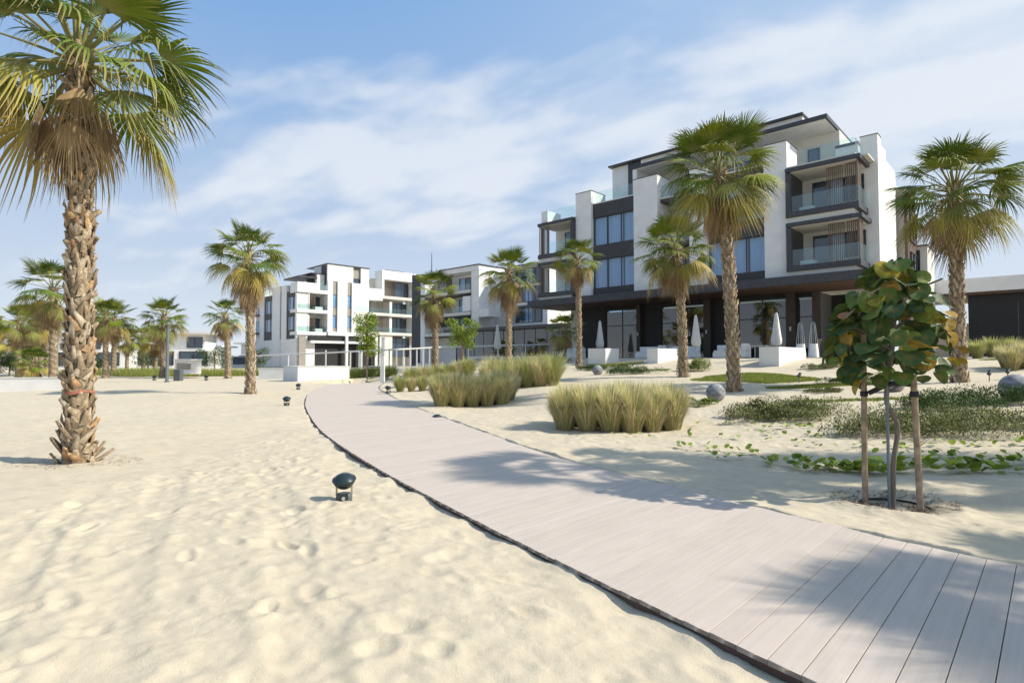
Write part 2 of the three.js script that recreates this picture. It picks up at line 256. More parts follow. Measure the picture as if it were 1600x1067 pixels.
function slatsX(parent, z0, z1, y0, y1, x, step = 0.11) { const gs = [bx(x - 0.05, x, y0, y0 + 0.05, z0, z1), bx(x - 0.05, x, y1 - 0.05, y1, z0, z1)]; for (let z = z0; z < z1 - 0.05; z += step) gs.push(bx(x - 0.045, x - 0.005, y0 + 0.05, y1 - 0.05, z, z + 0.055)); return joined(part(parent, 'slat_screen', mg(gs), M.slat)); }
const box = (p, name, mat, ...a) => part(p, name, bx(...a), mat);

{ // main hotel block
  const b = thing('hotel_building', 'large white and charcoal hotel block with stacked balconies and glazed terrace floor', 'building', 21.597, 0, -35, -43.5 * deg);
  const G0 = 1.74;
  // body behind the facade
  box(b, 'wall', M.white, -26.3, 0.6, 7.15, 14.56, -16, -2.62);
  box(b, 'wall', M.offwhite, -26.0, -24.2, G0, 6.5, -16, -4.6);
  // projecting first floor slab with timber soffit
  box(b, 'floor_slab', M.fascia, -27.2, 0.72, 6.56, 7.15, -2.6, 0.6);
  box(b, 'soffit', M.brown, -27.0, 0.5, 6.50, 6.557, -4.6, 0.45);
  box(b, 'roof_terrace', M.offwhite, -26.2, 0.55, 14.565, 14.66, -15.9, -0.75);
  // white piers
  for (const [x0, x1, t, z0] of [[-22.2, -20.5, 16.57, -2.62], [-16.2, -14.02, 16.54, -2.3], [-11.3, -9.9, 16.2, -2.62], [-5.72, -4.18, 16.62, -2.62]]) { const p = box(b, 'pier', M.white, x0, x1, 7.152, t, z0, -0.4); part(p, 'coping', bx(x0 - 0.03, x1 + 0.03, t + 0.002, t + 0.05, z0 - 0.03, -0.37), M.fascia); }
  // window bays
  for (const [x0, x1] of [[-20.5, -16.2], [-9.9, -5.72]]) {
    box(b, 'spandrel_panel', M.dark, x0 + 0.002, x1 - 0.002, 14.14, 15.36, -1.0, -0.68);
    box(b, 'spandrel_panel', M.dark, x0 + 0.002, x1 - 0.002, 10.4, 11.62, -1.0, -0.68);
    box(b, 'spandrel_panel', M.dark, x0 + 0.002, x1 - 0.002, 7.155, 7.84, -1.0, -0.68);
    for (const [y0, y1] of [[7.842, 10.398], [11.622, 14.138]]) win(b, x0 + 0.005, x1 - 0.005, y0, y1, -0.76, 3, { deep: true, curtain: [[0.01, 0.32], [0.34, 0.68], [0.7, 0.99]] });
    box(b, 'parapet', M.white, x0, x1, 15.362, 15.44, -1.1, -0.66);
    rail(b, x0 + 0.1, x1 - 0.05, 15.45, 16.45, -0.8, 3);
    box(b, 'terrace_upstand', M.white, x0, x1, 14.68, 15.36, -1.5, -1.02);
  }
  // recessed bay between the piers
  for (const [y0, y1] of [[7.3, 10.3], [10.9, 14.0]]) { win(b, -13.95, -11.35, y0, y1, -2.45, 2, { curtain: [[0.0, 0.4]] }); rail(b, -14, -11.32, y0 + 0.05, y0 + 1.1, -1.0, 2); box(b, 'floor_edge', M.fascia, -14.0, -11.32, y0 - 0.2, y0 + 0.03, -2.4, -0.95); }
  box(b, 'floor_edge', M.fascia, -14.0, -11.32, 14.3, 14.56, -2.4, -0.9); rail(b, -14, -11.32, 14.67, 15.7, -1.0, 2);
  // right hand corner balconies
  const balcony = (x0, x1, yb, yt, side) => {
    box(b, 'balcony_floor', M.fascia, x0, x1, yb, yb + 0.38, -2.6, 0);
    box(b, 'balcony_soffit', M.offwhite, x0 + 0.02, x1 - 0.3, yb - 0.36, yb - 0.002, -2.6, -0.12);
    box(b, 'balcony_roof', M.fascia, x0, x1 + 0.12 * (side > 0), yt, yt + 0.27, -2.6, 0.04);
    box(b, 'balcony_ceiling', M.offwhite, x0 + 0.3, x1 - 0.12, yt - 0.05, yt - 0.002, -2.6, -0.1);
    const f0 = side > 0 ? x0 : x1 - 0.34; box(b, 'balcony_frame', M.fascia, f0, f0 + 0.34, yb + 0.382, yt - 0.052, -2.6, -0.02);
    const w0 = side > 0 ? x0 + 1.0 : x0 + 1.3, w1 = side > 0 ? x1 - 0.2 : x1 - 0.4;
    win(b, w0, w1, yb + 0.4, yt - 0.35, -2.5, 3, { curtain: side > 0 ? [[0.36, 0.6]] : [[0.0, 0.3]] });
    const g0 = side > 0 ? x0 + 0.36 : x0 + 1.25, g1 = side > 0 ? x1 - 0.06 : x1 - 0.36; rail(b, g0, g1, yb + 0.385, yb + 1.45, -0.1, 3);
    if (side > 0) { railX(b, -2.55, -0.14, yb + 0.385, yb + 1.45, x1 - 0.05, 2); slats(b, x1 - 1.95, x1 - 1.0, yb + 0.39, yt - 0.06, -0.62); slats(b, x1 - 0.85, x1 - 0.12, yb + 0.39, yt - 0.06, -0.55); box(b, 'corner_post', M.slat, x1 - 0.16, x1 - 0.06, yb + 0.39, yt - 0.06, -0.3, -0.2); slatsX(b, -1.2, -0.35, yb + 0.39, yt - 0.06, x1 - 0.09); }
    else { slats(b, x0 + 0.05, x0 + 1.3, yb + 0.39, yt - 0.06, -0.14, 0.16); slatsX(b, -1.6, -0.3, yb + 0.39, yt - 0.06, x0 + 0.12, 0.16); }
    if (side > 0) { box(b, 'outdoor_seat', M.cushion, x0 + 0.6, x0 + 1.5, yb + 0.385, yb + 0.8, -1.7, -0.9); box(b, 'outdoor_seat', M.cushion, x1 - 1.6, x1 - 0.4, yb + 0.385, yb + 0.75, -2.0, -1.2); }
  };
  balcony(-4.175, 0.15, 11.17, 14.27, 1); balcony(-4.175, 0.2, 7.52, 10.53, 1);
  balcony(-26.4, -22.205, 11.12, 14.2, -1); balcony(-26.4, -22.205, 7.48, 10.45, -1);
  rail(b, -25.6, -22.25, 14.68, 15.65, -0.35, 2); box(b, 'parapet', M.white, -26.35, -25.6, 14.67, 15.75, -2.5, -0.5);
  rail(b, -3.2, -0.1, 14.67, 15.75, -0.35, 3); railX(b, -2.6, -0.4, 14.67, 15.75, -0.08, 2); box(b, 'roof_terrace', M.offwhite, -4.1, 0.0, 14.56, 14.662, -0.74, -0.05);
  // right end wall with slots
  { const w = box(b, 'end_wall', M.white, -0.25, 0.74, 7.16, 16.4, -3.6, -2.63); part(w, 'coping', bx(-0.28, 0.77, 16.402, 16.45, -3.63, -2.6), M.fascia); }
  box(b, 'end_wall', M.white, -0.25, 0.70, 7.16, 16.0, -5.4, -3.9); box(b, 'end_wall', M.white, -0.25, 0.66, 7.16, 15.4, -9.0, -5.7);
  for (const y of [7.6, 11.2]) win(b, -3.88, -3.62, y, y + 2.6, 0.66, 1, { face: 'x', f: 0.03 });
  box(b, 'end_wall', M.dark, -0.3, 0.5, 7.16, 14.5, -9.3, -2.7);
  // rear wing seen past the end wall
  box(b, 'rear_wing', M.taupe, 0.62, 1.12, G0, 14.2, -13, -9.2); box(b, 'rear_wing', M.brown, 1.122, 1.3, G0, 13.9, -13, -9.25); for (const y of [7.6, 10.4]) win(b, -12.5, -10, y, y + 2.0, 1.42, 2, { face: 'x' });
  box(b, 'rear_wing', M.offwhite, 1.05, 1.95, G0, 10.4, -17, -13.2); box(b, 'coping', M.fascia, 1.0, 2.0, 10.402, 10.52, -17, -13.15); win(b, 1.12, 1.5, 7.4, 10.1, -13.08, 1, {});
  // penthouse
  box(b, 'penthouse_wall', M.offwhite, -17.6, -2.1, 14.67, 18.28, -13, -5.4);
  box(b, 'penthouse_wall', M.white, -18.3, -4.5, 18.62, 20.0, -13, -5.2);
  box(b, 'penthouse_roof', M.fascia, -21.7, -4.4, 20.002, 20.16, -13.1, -4.9);
  box(b, 'canopy_roof', M.fascia, -17.5, -2.18, 18.3, 18.6, -13.05, -2.5); box(b, 'canopy_soffit', M.white, -17.35, -2.3, 18.24, 18.298, -5.38, -2.62);
  box(b, 'penthouse_wall', M.fascia, -19.7, -17.62, 14.67, 20.0, -12, -5.25); box(b, 'penthouse_wall', M.white, -21.5, -19.72, 14.67, 19.98, -12, -5.35);
  box(b, 'canopy_fin', M.white, -17.6, -17.2, 14.67, 18.28, -5.38, -2.6);
  win(b, -13.2, -11.2, 14.7, 17.6, -5.28, 2, {}); win(b, -10.4, -7.8, 14.7, 17.6, -5.28, 2, {}); win(b, -4.2, -3.4, 14.7, 17.3, -5.28, 1, {});
  box(b, 'parapet', M.white, -2.08, -0.7, 14.67, 16.55, -9, -4.2); box(b, 'coping', M.fascia, -2.1, -0.65, 16.552, 16.72, -9.1, -4.1);
  box(b, 'roof_plant', M.offwhite, -14.6, -13.8, 20.17, 20.7, -9, -8); box(b, 'roof_plant', M.taupe, -7.0, -5.8, 20.17, 20.6, -8, -6.5);
  // glazed terrace floor
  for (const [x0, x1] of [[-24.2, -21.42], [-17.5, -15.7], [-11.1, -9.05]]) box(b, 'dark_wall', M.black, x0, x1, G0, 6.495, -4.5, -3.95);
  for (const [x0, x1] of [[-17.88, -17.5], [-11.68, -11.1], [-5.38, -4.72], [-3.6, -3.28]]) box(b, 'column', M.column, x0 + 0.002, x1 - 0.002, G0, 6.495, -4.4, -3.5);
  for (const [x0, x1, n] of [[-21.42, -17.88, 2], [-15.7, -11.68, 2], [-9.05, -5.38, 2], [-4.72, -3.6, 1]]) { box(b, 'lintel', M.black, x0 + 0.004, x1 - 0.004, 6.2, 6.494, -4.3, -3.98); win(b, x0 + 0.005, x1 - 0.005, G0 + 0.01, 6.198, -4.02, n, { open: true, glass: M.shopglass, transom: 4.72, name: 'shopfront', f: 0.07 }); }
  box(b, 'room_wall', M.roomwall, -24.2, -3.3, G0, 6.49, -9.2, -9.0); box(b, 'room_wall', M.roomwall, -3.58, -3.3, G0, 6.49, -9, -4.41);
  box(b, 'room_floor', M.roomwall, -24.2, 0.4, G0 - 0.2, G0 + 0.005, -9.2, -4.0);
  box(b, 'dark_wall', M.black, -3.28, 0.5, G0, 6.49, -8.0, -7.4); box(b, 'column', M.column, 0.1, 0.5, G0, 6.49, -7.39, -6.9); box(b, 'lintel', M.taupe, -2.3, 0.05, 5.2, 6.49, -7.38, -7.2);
  for (const x of [-17.7, -11.4, -5.05]) box(b, 'wall_light', M.lens, x - 0.06, x + 0.06, 3.7, 4.0, -3.495, -3.38);
  // terrace
  const t = new THREE.Group(); t.name = 'terrace'; t.position.copy(b.position); t.rotation.copy(b.rotation); t.userData = { kind: 'structure' }; scene.add(t);
  box(t, 'terrace_paving', M.pave, -32, 9, 0.6, G0 + 0.012, -3.96, 3.2);
}
{ // far corner block
  const b = thing('apartment_building', 'white four storey corner block with sunlit tower and shaded left face beyond the boardwalk', 'building', -39.956, 0, -104.136, -46 * deg);
  const g = 0.2;
  box(b, 'wall', M.white, -21.3, -3.0, g, 14.4, -14, -0.3); box(b, 'wall', M.white, -2.98, -0.06, g, 6.2, -5.9, -0.3);
  for (const [x0, x1, t] of [[-18.5, -16.2, 15.9], [-11.8, -7.9, 16.0], [-7.2, -4.85, 15.9], [-0.7, -0.02, 14.1]]) box(b, 'pier', M.white, x0, x1, g, t, -2.2, 0);
  box(b, 'wall', M.white, -21.3, -0.04, g, 5.5, -0.298, -0.02); box(b, 'drainpipe', M.post, -7.6, -7.45, g, 15, -0.12, -0.02);
  for (const [x0, x1] of [[-16.2, -11.8], [-4.85, -0.7]]) { for (const [y0, y1] of [[5.55, 7.2], [9.75, 10.85], [13.5, 14.55]]) box(b, 'spandrel_panel', M.dark, x0, x1, y0, y1, -0.29, -0.15); for (const [y0, y1] of [[7.2, 9.75], [10.85, 13.5]]) win(b, x0, x1, y0, y1, -0.18, 3, { curtain: [[0.25, 0.6]] }); rail(b, x0, x1, 14.6, 15.7, -0.5, 2); }
  for (const y of [7.2, 11.0]) { box(b, 'balcony_floor', M.fascia, -22, -18.55, y - 0.35, y, -0.28, 1.2); win(b, -21.1, -18.9, y, y + 2.5, -0.2, 2, { curtain: [[0.2, 0.8]] }); rail(b, -21.9, -18.6, y, y + 1, 1.1, 2); }
  // corner loggias on the sunlit side
  for (const y of [6.25, 10.45]) { box(b, 'balcony_floor', M.white, -2.98, 0.25, y, y + 0.62, -5.94, 0.02); railX(b, -5.9, -0.1, y + 0.63, y + 1.65, 0.15, 4); box(b, 'post', M.white, -0.1, 0.1, y + 0.63, y + 3.74, -2.4, -2.2); win(b, -5.8, -3.2, y + 0.65, y + 3.4, -2.88, 2, { face: 'x' }); win(b, -2.4, -0.5, y + 0.65, y + 3.4, -2.88, 1, { face: 'x' }); slatsX(b, -3.6, -2.5, y + 0.65, y + 3.6, -0.05, 0.16); box(b, 'outdoor_seat', M.cushion, -1.6, -0.6, y + 0.63, y + 1.3, -5.4, -3.8); }
  box(b, 'balcony_box', M.white, -2.98, 0.28, 14.2, 16.1, -4.3, 0.03); railX(b, -5.9, -4.35, 14.9, 16.1, 0.15, 1); box(b, 'balcony_floor', M.white, -2.98, 0.25, 14.2, 14.85, -5.94, -4.31);
  box(b, 'penthouse_wall', M.white, -6.0, -1.2, 14.42, 18.1, -13, -4.4); win(b, -5.3, -2.0, 16.2, 17.9, -4.28, 2, {}); box(b, 'canopy_roof', M.fascia, -8.2, -1.0, 17.2, 17.5, -4.38, -0.8); box(b, 'penthouse_roof', M.fascia, -9.2, -1.1, 18.1, 18.3, -13, -3.2);
  // sunlit tower
  box(b, 'penthouse_roof', M.fascia, -9.0, 0.12, 20.1, 20.28, -15, -5.85);
  box(b, 'tower_wall', M.white, -6, 0, 16.9, 20.09, -11.4, -5.97); box(b, 'tower_wall', M.white, -6, 0, 16.9, 20.09, -14.85, -13.1); box(b, 'dark_strip', M.dark, -2.6, -0.35, 16.0, 20.0, -5.96, -5.9);
  for (const [z0, z1] of [[-6.98, -5.97], [-10.07, -8.02], [-14.85, -11.05]]) box(b, 'tower_wall', M.white, -4, 0.2, 7.0, 16.88, z0, z1);
  for (const [z0, z1] of [[-8.015, -6.985], [-11.045, -10.075]]) { for (const [y0, y1] of [[7.0, 7.8], [10.2, 11.8], [14.3, 16.87]]) box(b, 'spandrel_panel', M.taupe, -3.9, -0.1, y0, y1, z0, z1); for (const [y0, y1] of [[7.8, 10.2], [11.8, 14.3]]) win(b, z0, z1, y0, y1, -0.12, 1, { face: 'x', f: 0.05, curtain: [[0, 1]] }); }
  box(b, 'spandrel_panel', M.taupe, -5.9, -0.4, 17.9, 20.08, -13.09, -11.41); win(b, -13.09, -11.41, 16.9, 17.9, -0.35, 1, { face: 'x' });
  box(b, 'floor_slab', M.white, -4, 0.6, 6.25, 6.99, -16.5, -5.96); box(b, 'dark_wall', M.black, -3.8, 0.6, 5.2, 6.0, -14, -2.2); box(b, 'lintel', M.white, -3.8, 1.0, 4.75, 5.19, -16, -2.3); box(b, 'dark_wall', M.black, -0.05, -0.01, g, 4.7, -16, -3.6); box(b, 'screen_wall', M.taupe, -0.05, 0.5, g, 6.0, -1.6, -0.3);
  for (const z of [-9.5, -12.6, -16]) box(b, 'column', M.white, 0.9, 1.3, g, 6.24, z - 0.25, z + 0.25);
}
{ // balcony wing to its right
  const b = thing('balcony_wing', 'sunlit white balcony wing with three open floors between the corner block and navy wall', 'building', -39.956, 0, -104.136, -46 * deg), g = 0.2;
  box(b, 'wall', M.offwhite, -14, -3.0, g, 18.8, -25, -14.9);
  box(b, 'wall', M.white, -2.98, 0, 18.4, 20.3, -25.6, -18.0); box(b, 'wall', M.white, -2.98, 0, 14.9, 18.38, -18.5, -18.0); box(b, 'roof_plant', M.dark, -6, -2, 20.32, 20.8, -24.5, -20);
  for (const [y, z1] of [[14.3, -18.0], [10.7, -11.6], [6.7, -11.6]]) box(b, 'balcony_floor', M.offwhite, -2.98, 0.3, y, y + 0.58, -25.6, z1);
  box(b, 'balcony_box', M.white, -2.98, 0.25, 13.8, 16.2, -17.98, -11.6);
  box(b, 'pier', M.white, -2.98, 0.35, g, 20.2, -26.2, -25.62);
  for (const y of [7.3, 11.3]) { const t = y > 10 ? 2.45 : 3.3; win(b, -25.5, -20.6, y, y + t, -2.4, 4, { face: 'x' }); win(b, -16.6, -12.4, y, y + t, -2.4, 3, { face: 'x' }); box(b, 'pier', M.white, -2.9, -0.2, y, y + t, -20.5, -19.9); slatsX(b, -19.8, -17.4, y, y + t, -0.3, 0.2); railX(b, -25.5, -11.8, y, y + 1.0, 0.2, 6); }
  win(b, -25.4, -22.0, 14.9, 18.2, -1.6, 2, { face: 'x' }); slatsX(b, -21.9, -18.6, 14.9, 18.3, -1.5, 0.2);
  box(b, 'ground_wall', M.offwhite, -2.9, 0, g, 6.68, -20.5, -17.5); win(b, -25.4, -20.6, 2.2, 6.2, -1.2, 3, { face: 'x' }); win(b, -17.4, -12, 2.2, 6.2, -1.2, 3, { face: 'x' });
}
{ // middle wing
  const b = thing('middle_wing', 'shaded white middle wing with stepped balconies behind the palm row', 'building', -5.02, 0, -85, -43.5 * deg), g = 0.4;
  box(b, 'navy_wall', M.navy, -17.0, -14.45, g, 16.1, -10, -0.1);
  box(b, 'wall', M.white, -14.4, 0, g, 15.2, -12, -2.4);
  box(b, 'roof', M.white, -9.2, 0.05, 15.25, 16.0, -12, 0.1); box(b, 'roof_edge', M.fascia, -9.4, 0.2, 16.002, 16.15, -12.1, 0.2); box(b, 'roof_plant', M.dark, -14.2, -9.22, 15.22, 15.9, -9, -3);
  box(b, 'pier', M.white, -1.7, 0, g, 15.24, -2.38, 0); box(b, 'pier', M.white, -14.4, -13.2, g, 14.6, -2.38, 0);
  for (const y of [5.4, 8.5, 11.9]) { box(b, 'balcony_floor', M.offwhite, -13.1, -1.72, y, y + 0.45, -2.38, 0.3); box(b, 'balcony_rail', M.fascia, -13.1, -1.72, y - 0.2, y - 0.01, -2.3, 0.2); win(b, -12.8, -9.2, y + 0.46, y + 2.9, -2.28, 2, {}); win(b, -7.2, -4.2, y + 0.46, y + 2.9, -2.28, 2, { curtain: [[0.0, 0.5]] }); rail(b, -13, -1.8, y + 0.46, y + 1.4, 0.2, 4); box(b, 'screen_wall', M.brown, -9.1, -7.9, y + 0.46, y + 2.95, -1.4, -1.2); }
  box(b, 'balcony_box', M.white, -3.4, -1.72, 9.1, 11.4, -2.3, 0.25); box(b, 'balcony_box', M.white, 0.02, 2.4, 8.0, 9.2, -2.3, 0.25);
  // lit return and the wing that runs on to the main block
  box(b, 'wall', M.white, 0.01, 3.0, g, 15.2, -14, -3.5); box(b, 'wall', M.offwhite, 3.02, 10.5, g, 15.6, -14, -4.6); box(b, 'roof_edge', M.fascia, 2.9, 11.5, 15.62, 15.8, -14, -3.4); box(b, 'canopy_soffit', M.white, 3.0, 11.4, 15.5, 15.615, -4.58, -3.5);
  for (const y of [7.2, 10.3, 13.0]) win(b, 3.4, 10.0, y, y + 2.3, -4.47, 5, { curtain: [[0.3, 0.5]] });
  for (const y of [6.8, 9.9]) box(b, 'balcony_floor', M.white, 3.02, 10.4, y - 0.3, y, -4.58, -2.6);
  box(b, 'pier', M.white, 10.3, 11.2, g, 15.4, -4.6, -2.8);
}
{ // low glazed pavilion
  const b = thing('glazed_pavilion', 'low glass fronted pavilion with thin dark canopy behind the middle palms', 'building', -5.02, 0, -85, -43.5 * deg), g = 0.5;
  box(b, 'canopy', M.fascia, -3, 21, 5.65, 6.05, -1.8, 4.4); win(b, -1.5, 20, 1.2, 5.64, 3.2, 11, { open: true, glass: M.shopglass, name: 'glass_front' }); box(b, 'room_wall', M.roomwall, -1.5, 20, g, 5.6, -1.7, -1.5); box(b, 'plinth', M.white, -2, 20.5, g, 1.19, -1.4, 3.3);
  box(b, 'side_wall', M.roomwall, -1.7, -1.52, g, 5.64, -1.4, 3.1);
}
{ // right hand low building
  const b = thing('black_walled_annexe', 'low annexe with deep white roof band over a black wall at right', 'building', 35.8, 0, -45, -43.5 * deg), g = 1.3;
  box(b, 'roof_band', M.white, -5, 22, 6.95, 8.05, -9, 0); box(b, 'soffit', M.brown, -4.9, 21.9, 6.75, 6.945, -8.9, -0.3);
  for (let i = 0; i < 7; i++) box(b, 'wall_panel', M.black, 0.55 + i * 3.0, 0.55 + (i + 1) * 3.0 - 0.012, g, 6.74, -1.2, -0.8);
  box(b, 'column', M.column, -2.2, -1.7, g, 6.74, -2.0, -1.5); box(b, 'wall', M.white, -2.5, 0.5, g, 4.9, -8.8, -8.5);
}
// villas far down the beach
function villa(name, label, x, d, w, h, dep, turn, extra) { const b = thing(name, label, 'building', x, 0, -d, turn); box(b, 'wall', M.white, -w / 2, w / 2, 0, h * 0.55, -dep, 0); box(b, 'upper_wall', M.white, -w / 2 + w * 0.1, w / 2 - w * extra, h * 0.552, h, -dep, -1); box(b, 'roof', M.offwhite, -w / 2, w / 2 - w * extra + 1.5, h + 0.002, h + 0.35, -dep, 0.3); win(b, -w * 0.4, w * 0.1, 0.6, h * 0.5, 0.13, 4, {}); win(b, w * 0.15, w * 0.42, 0.6, h * 0.5, 0.13, 2, {}); win(b, w / 2 - w * extra - 3, w / 2 - w * extra - 0.4, h * 0.6, h * 0.92, -0.87, 2, {}); return b; }
villa('beach_villa', 'white flat roofed villa beyond the tall lamp post', -62, 100, 17, 6.2, 9, 0.25, 0.12);
villa('beach_villa', 'glass fronted villa with pale roof left of the tall lamp post', -70, 92, 12, 5.6, 8, 0.3, 0.3);
villa('beach_villa', 'low white villa furthest right of the villa row', -66, 125, 26, 4.4, 9, 0.1, 0.5);
villa('beach_villa', 'distant white villa glimpsed under the leftmost palms', -92, 105, 22, 4.6, 9, 0.3, 0.4);
villa('beach_villa', 'distant dark roofed villa left of the corner block', -58, 130, 12, 5.2, 9, 0.1, 0.2);

// ---------- palms ----------
// a costapalmate fan frond growing along +x
function frondGeo(seed, o) {
  const r = rng(seed), T = new Tri(), { L, R, n, A, sag, droop, cup, green, tip, stalk } = o;
  const V = new THREE.Vector3();
  // stalk
  const S = 7, w0 = 0.05 * (L + R) / 2, prev = [];
  for (let i = 0; i <= S; i++) { const s = i / S, x = L * s, y = -sag * L * s * s, w = lerp(w0, w0 * 0.35, s); const c = shade(stalk, 0.85 + 0.3 * r()); const a = [T.v(x, y, -w, c), T.v(x, y - w * 0.7, 0, c), T.v(x, y, w, c), T.v(x, y + w * 0.3, 0, c)]; if (i) for (let k = 0; k < 4; k++) T.q(prev[k], prev[(k + 1) % 4], a[(k + 1) % 4], a[k]); prev.length = 0; prev.push(...a); }
  const ta = -Math.atan(2 * sag), Tx = Math.cos(ta), Ty = Math.sin(ta), Nx = -Ty, Ny = Tx, hx = L, hy = -sag * L;
  const da = 2 * A / n, seg = o.seg ?? 6, gx = -Math.sin(o.e), gyy = -Math.cos(o.e);
  const at = (rr, a, lift, out, fall) => { const ca = Math.cos(a), sa = Math.sin(a); return out.set(hx + rr * ca * Tx + lift * Nx + fall * gx, hy + rr * ca * Ty + lift * Ny + fall * gyy, rr * sa * (1 - 0.35 * fall / R)); };
  for (let i = 0; i < n; i++) {
    const a = -A + da * (i + 0.5), len = R * (0.66 + 0.34 * Math.cos(a * 0.62)) * (0.9 + 0.2 * r()), tw = (r() - 0.5) * 0.10, dr = droop * (0.7 + 0.7 * r()), bend = (r() - 0.5) * 0.12, sh = 0.75 + 0.5 * r();
    let pv = null; const split = 0.42 + 0.14 * r(), brown = r() < 0.3 ? 0.55 : 0.8;
    for (let k = 0; k <= seg; k++) {
      const s = k / seg, rr = len * (0.04 + 0.96 * s), cs = Math.min(s / split, 1), half = s < split ? rr * da * 0.52 : len * split * da * 0.52 * Math.pow(1 - (s - split) / (1 - split), 0.75) + 0.001;
      const aa = a + (s > split ? tw * (s - split) : 0) + bend * s * s, lift = cup * Math.abs(Math.sin(a)) * rr + (R * 0.02), fall = dr * R * Math.pow(s, 3.2), dA = half / Math.max(rr, 1e-3);
      const t = s > brown ? (s - brown) / (1 - brown) : 0; const base = [0, 1, 2].map(q => lerp(lerp(stalk[q], green[q] * sh, clamp(s * 3.2)), tip[q], t));
      const ring = [T.v(...at(rr, aa - dA, lift, V, fall).toArray(), base), T.v(...at(rr, aa, lift + half * (0.35 + 0.25 * cs), V, fall).toArray(), base.map(q => q * 1.08)), T.v(...at(rr, aa + dA, lift, V, fall).toArray(), base)];
      if (pv) { T.q(pv[0], ring[0], ring[1], pv[1]); T.q(pv[1], ring[1], ring[2], pv[2]); }
      pv = ring;
    }
  }
  return T.geo();
}
const GREENS = [[0.105, 0.16, 0.012], [0.15, 0.20, 0.014], [0.075, 0.125, 0.012], [0.21, 0.235, 0.018]];
const YEL = [[0.36, 0.31, 0.06], [0.42, 0.33, 0.08]], DEAD = [[0.29, 0.20, 0.10], [0.22, 0.145, 0.075], [0.36, 0.26, 0.14]];
const STALK = [0.26, 0.25, 0.085], STALKD = [0.36, 0.26, 0.14];
const FR = { up: [], mid: [], old: [], dead: [] };
for (let k = 0; k < 5; k++) FR.up.push(frondGeo(100 + k, { e: 0.8, L: 0.98, R: 1.0, n: 36, A: 1.6, sag: 0.05, droop: 0.10 + 0.06 * k, cup: 0.2, green: GREENS[k % 4], tip: [0.30, 0.26, 0.09], stalk: STALK }));
for (let k = 0; k < 6; k++) FR.mid.push(frondGeo(200 + k, { e: 0.15, L: 1.1, R: 1.0, n: 36, A: 1.75, sag: 0.12, droop: 0.22 + 0.07 * k, cup: 0.05, green: GREENS[(k + 1) % 4], tip: [0.38, 0.29, 0.12], stalk: STALK }));
for (let k = 0; k < 4; k++) FR.old.push(frondGeo(300 + k, { e: -0.45, L: 1.05, R: 0.95, n: 34, A: 1.5, sag: 0.2, droop: 0.4 + 0.1 * k, cup: -0.08, green: k > 1 ? YEL[k - 2] : [0.21, 0.22, 0.05], tip: [0.42, 0.30, 0.14], stalk: STALK }));
for (let k = 0; k < 5; k++) FR.dead.push(frondGeo(400 + k, { e: -1.05, L: 0.85, R: 0.95, n: 28, A: 0.95, sag: 0.28, droop: 0.25 + 0.1 * k, cup: -0.25, green: DEAD[k % 3], tip: DEAD[(k + 1) % 3], stalk: STALKD }));

function trunkShape(h, r0, r1, lean, seed, boots, detail = 14) {
  const r = rng(seed), T = new Tri(), rows = Math.round(h / 0.085), off = t => [lean[0] * t * t, lean[1] * t * t];
  const rad = t => lerp(r0, r1, Math.pow(t, 0.7)) * (1 + 0.5 * Math.exp(-t * h / 0.22)) * (1 + 0.16 * sm(0.9, 1, t));
  const tones = [[0.42, 0.34, 0.24], [0.34, 0.27, 0.185], [0.25, 0.195, 0.135], [0.50, 0.425, 0.315]];
  let pv = null;
  for (let j = 0; j <= rows; j++) { const t = j / rows, [ox, oz] = off(t), ring = [], jit = (j % 2 ? 1.03 : 0.96); for (let i = 0; i <= detail; i++) { const a = i / detail * 6.2832, ai = (i % detail) / detail * 6.2832, n = NZ.noise(Math.cos(ai) * 2.1 + seed, t * h * 4.3, Math.sin(ai) * 2.1), R = rad(t) * jit * (1 + n * 0.13); const c = tones[(j * 5 + i * 3 + (seed | 0)) % 4].map(q => q * (0.7 + 0.35 * (n + 0.5))); ring.push(T.v(ox + Math.cos(a) * R, t * h - 0.12, oz + Math.sin(a) * R, c)); } if (pv) for (let i = 0; i < detail; i++) T.q(pv[i], ring[i], ring[i + 1], pv[i + 1]); pv = ring; }
  for (let k = 0; k < boots; k++) { // cut leaf bases
    const t = (k + r()) / boots, a = k * 2.399963 + (r() - 0.5) * 0.3, [ox, oz] = off(t), R = rad(t) * 0.97, w = rad(t) * (0.42 + 0.2 * r()), hh = 0.16 + 0.10 * r(), o = 0.03 + 0.035 * r(), sk = (r() - 0.5) * 0.5, c = tones[(r() * 4) | 0], c2 = r() < 0.12 ? [0.36, 0.22, 0.12] : c.map(q => q * 1.25);
    const P = (da, y, rr) => [ox + Math.cos(a + da) * rr, t * h + y - 0.1, oz + Math.sin(a + da) * rr], dw = w / rad(t) / 2;
    const A = T.v(...P(-dw, 0, R), c), B = T.v(...P(dw, 0, R), c), D = T.v(...P(sk + dw * 0.45, hh, R + o), c2), E = T.v(...P(sk - dw * 0.45, hh, R + o), c2), F = T.v(...P(sk * 0.5, hh * 0.55, R + o * 1.3), c2), G = T.v(...P(sk, hh * 0.8, R - 0.02), c.map(q => q * 0.6));
    T.t(A, B, F); T.t(B, D, F); T.t(D, E, F); T.t(E, A, F); T.t(D, G, E);
  }
  const g = T.geo(), p = g.attributes.position, uv = new Float32Array(p.count * 2); for (let i = 0; i < p.count; i++) { uv[i * 2] = Math.atan2(p.getZ(i), p.getX(i)) / 6.2832 * 1.2; uv[i * 2 + 1] = p.getY(i); } g.setAttribute('uv', new THREE.BufferAttribute(uv, 2)); return g;
}
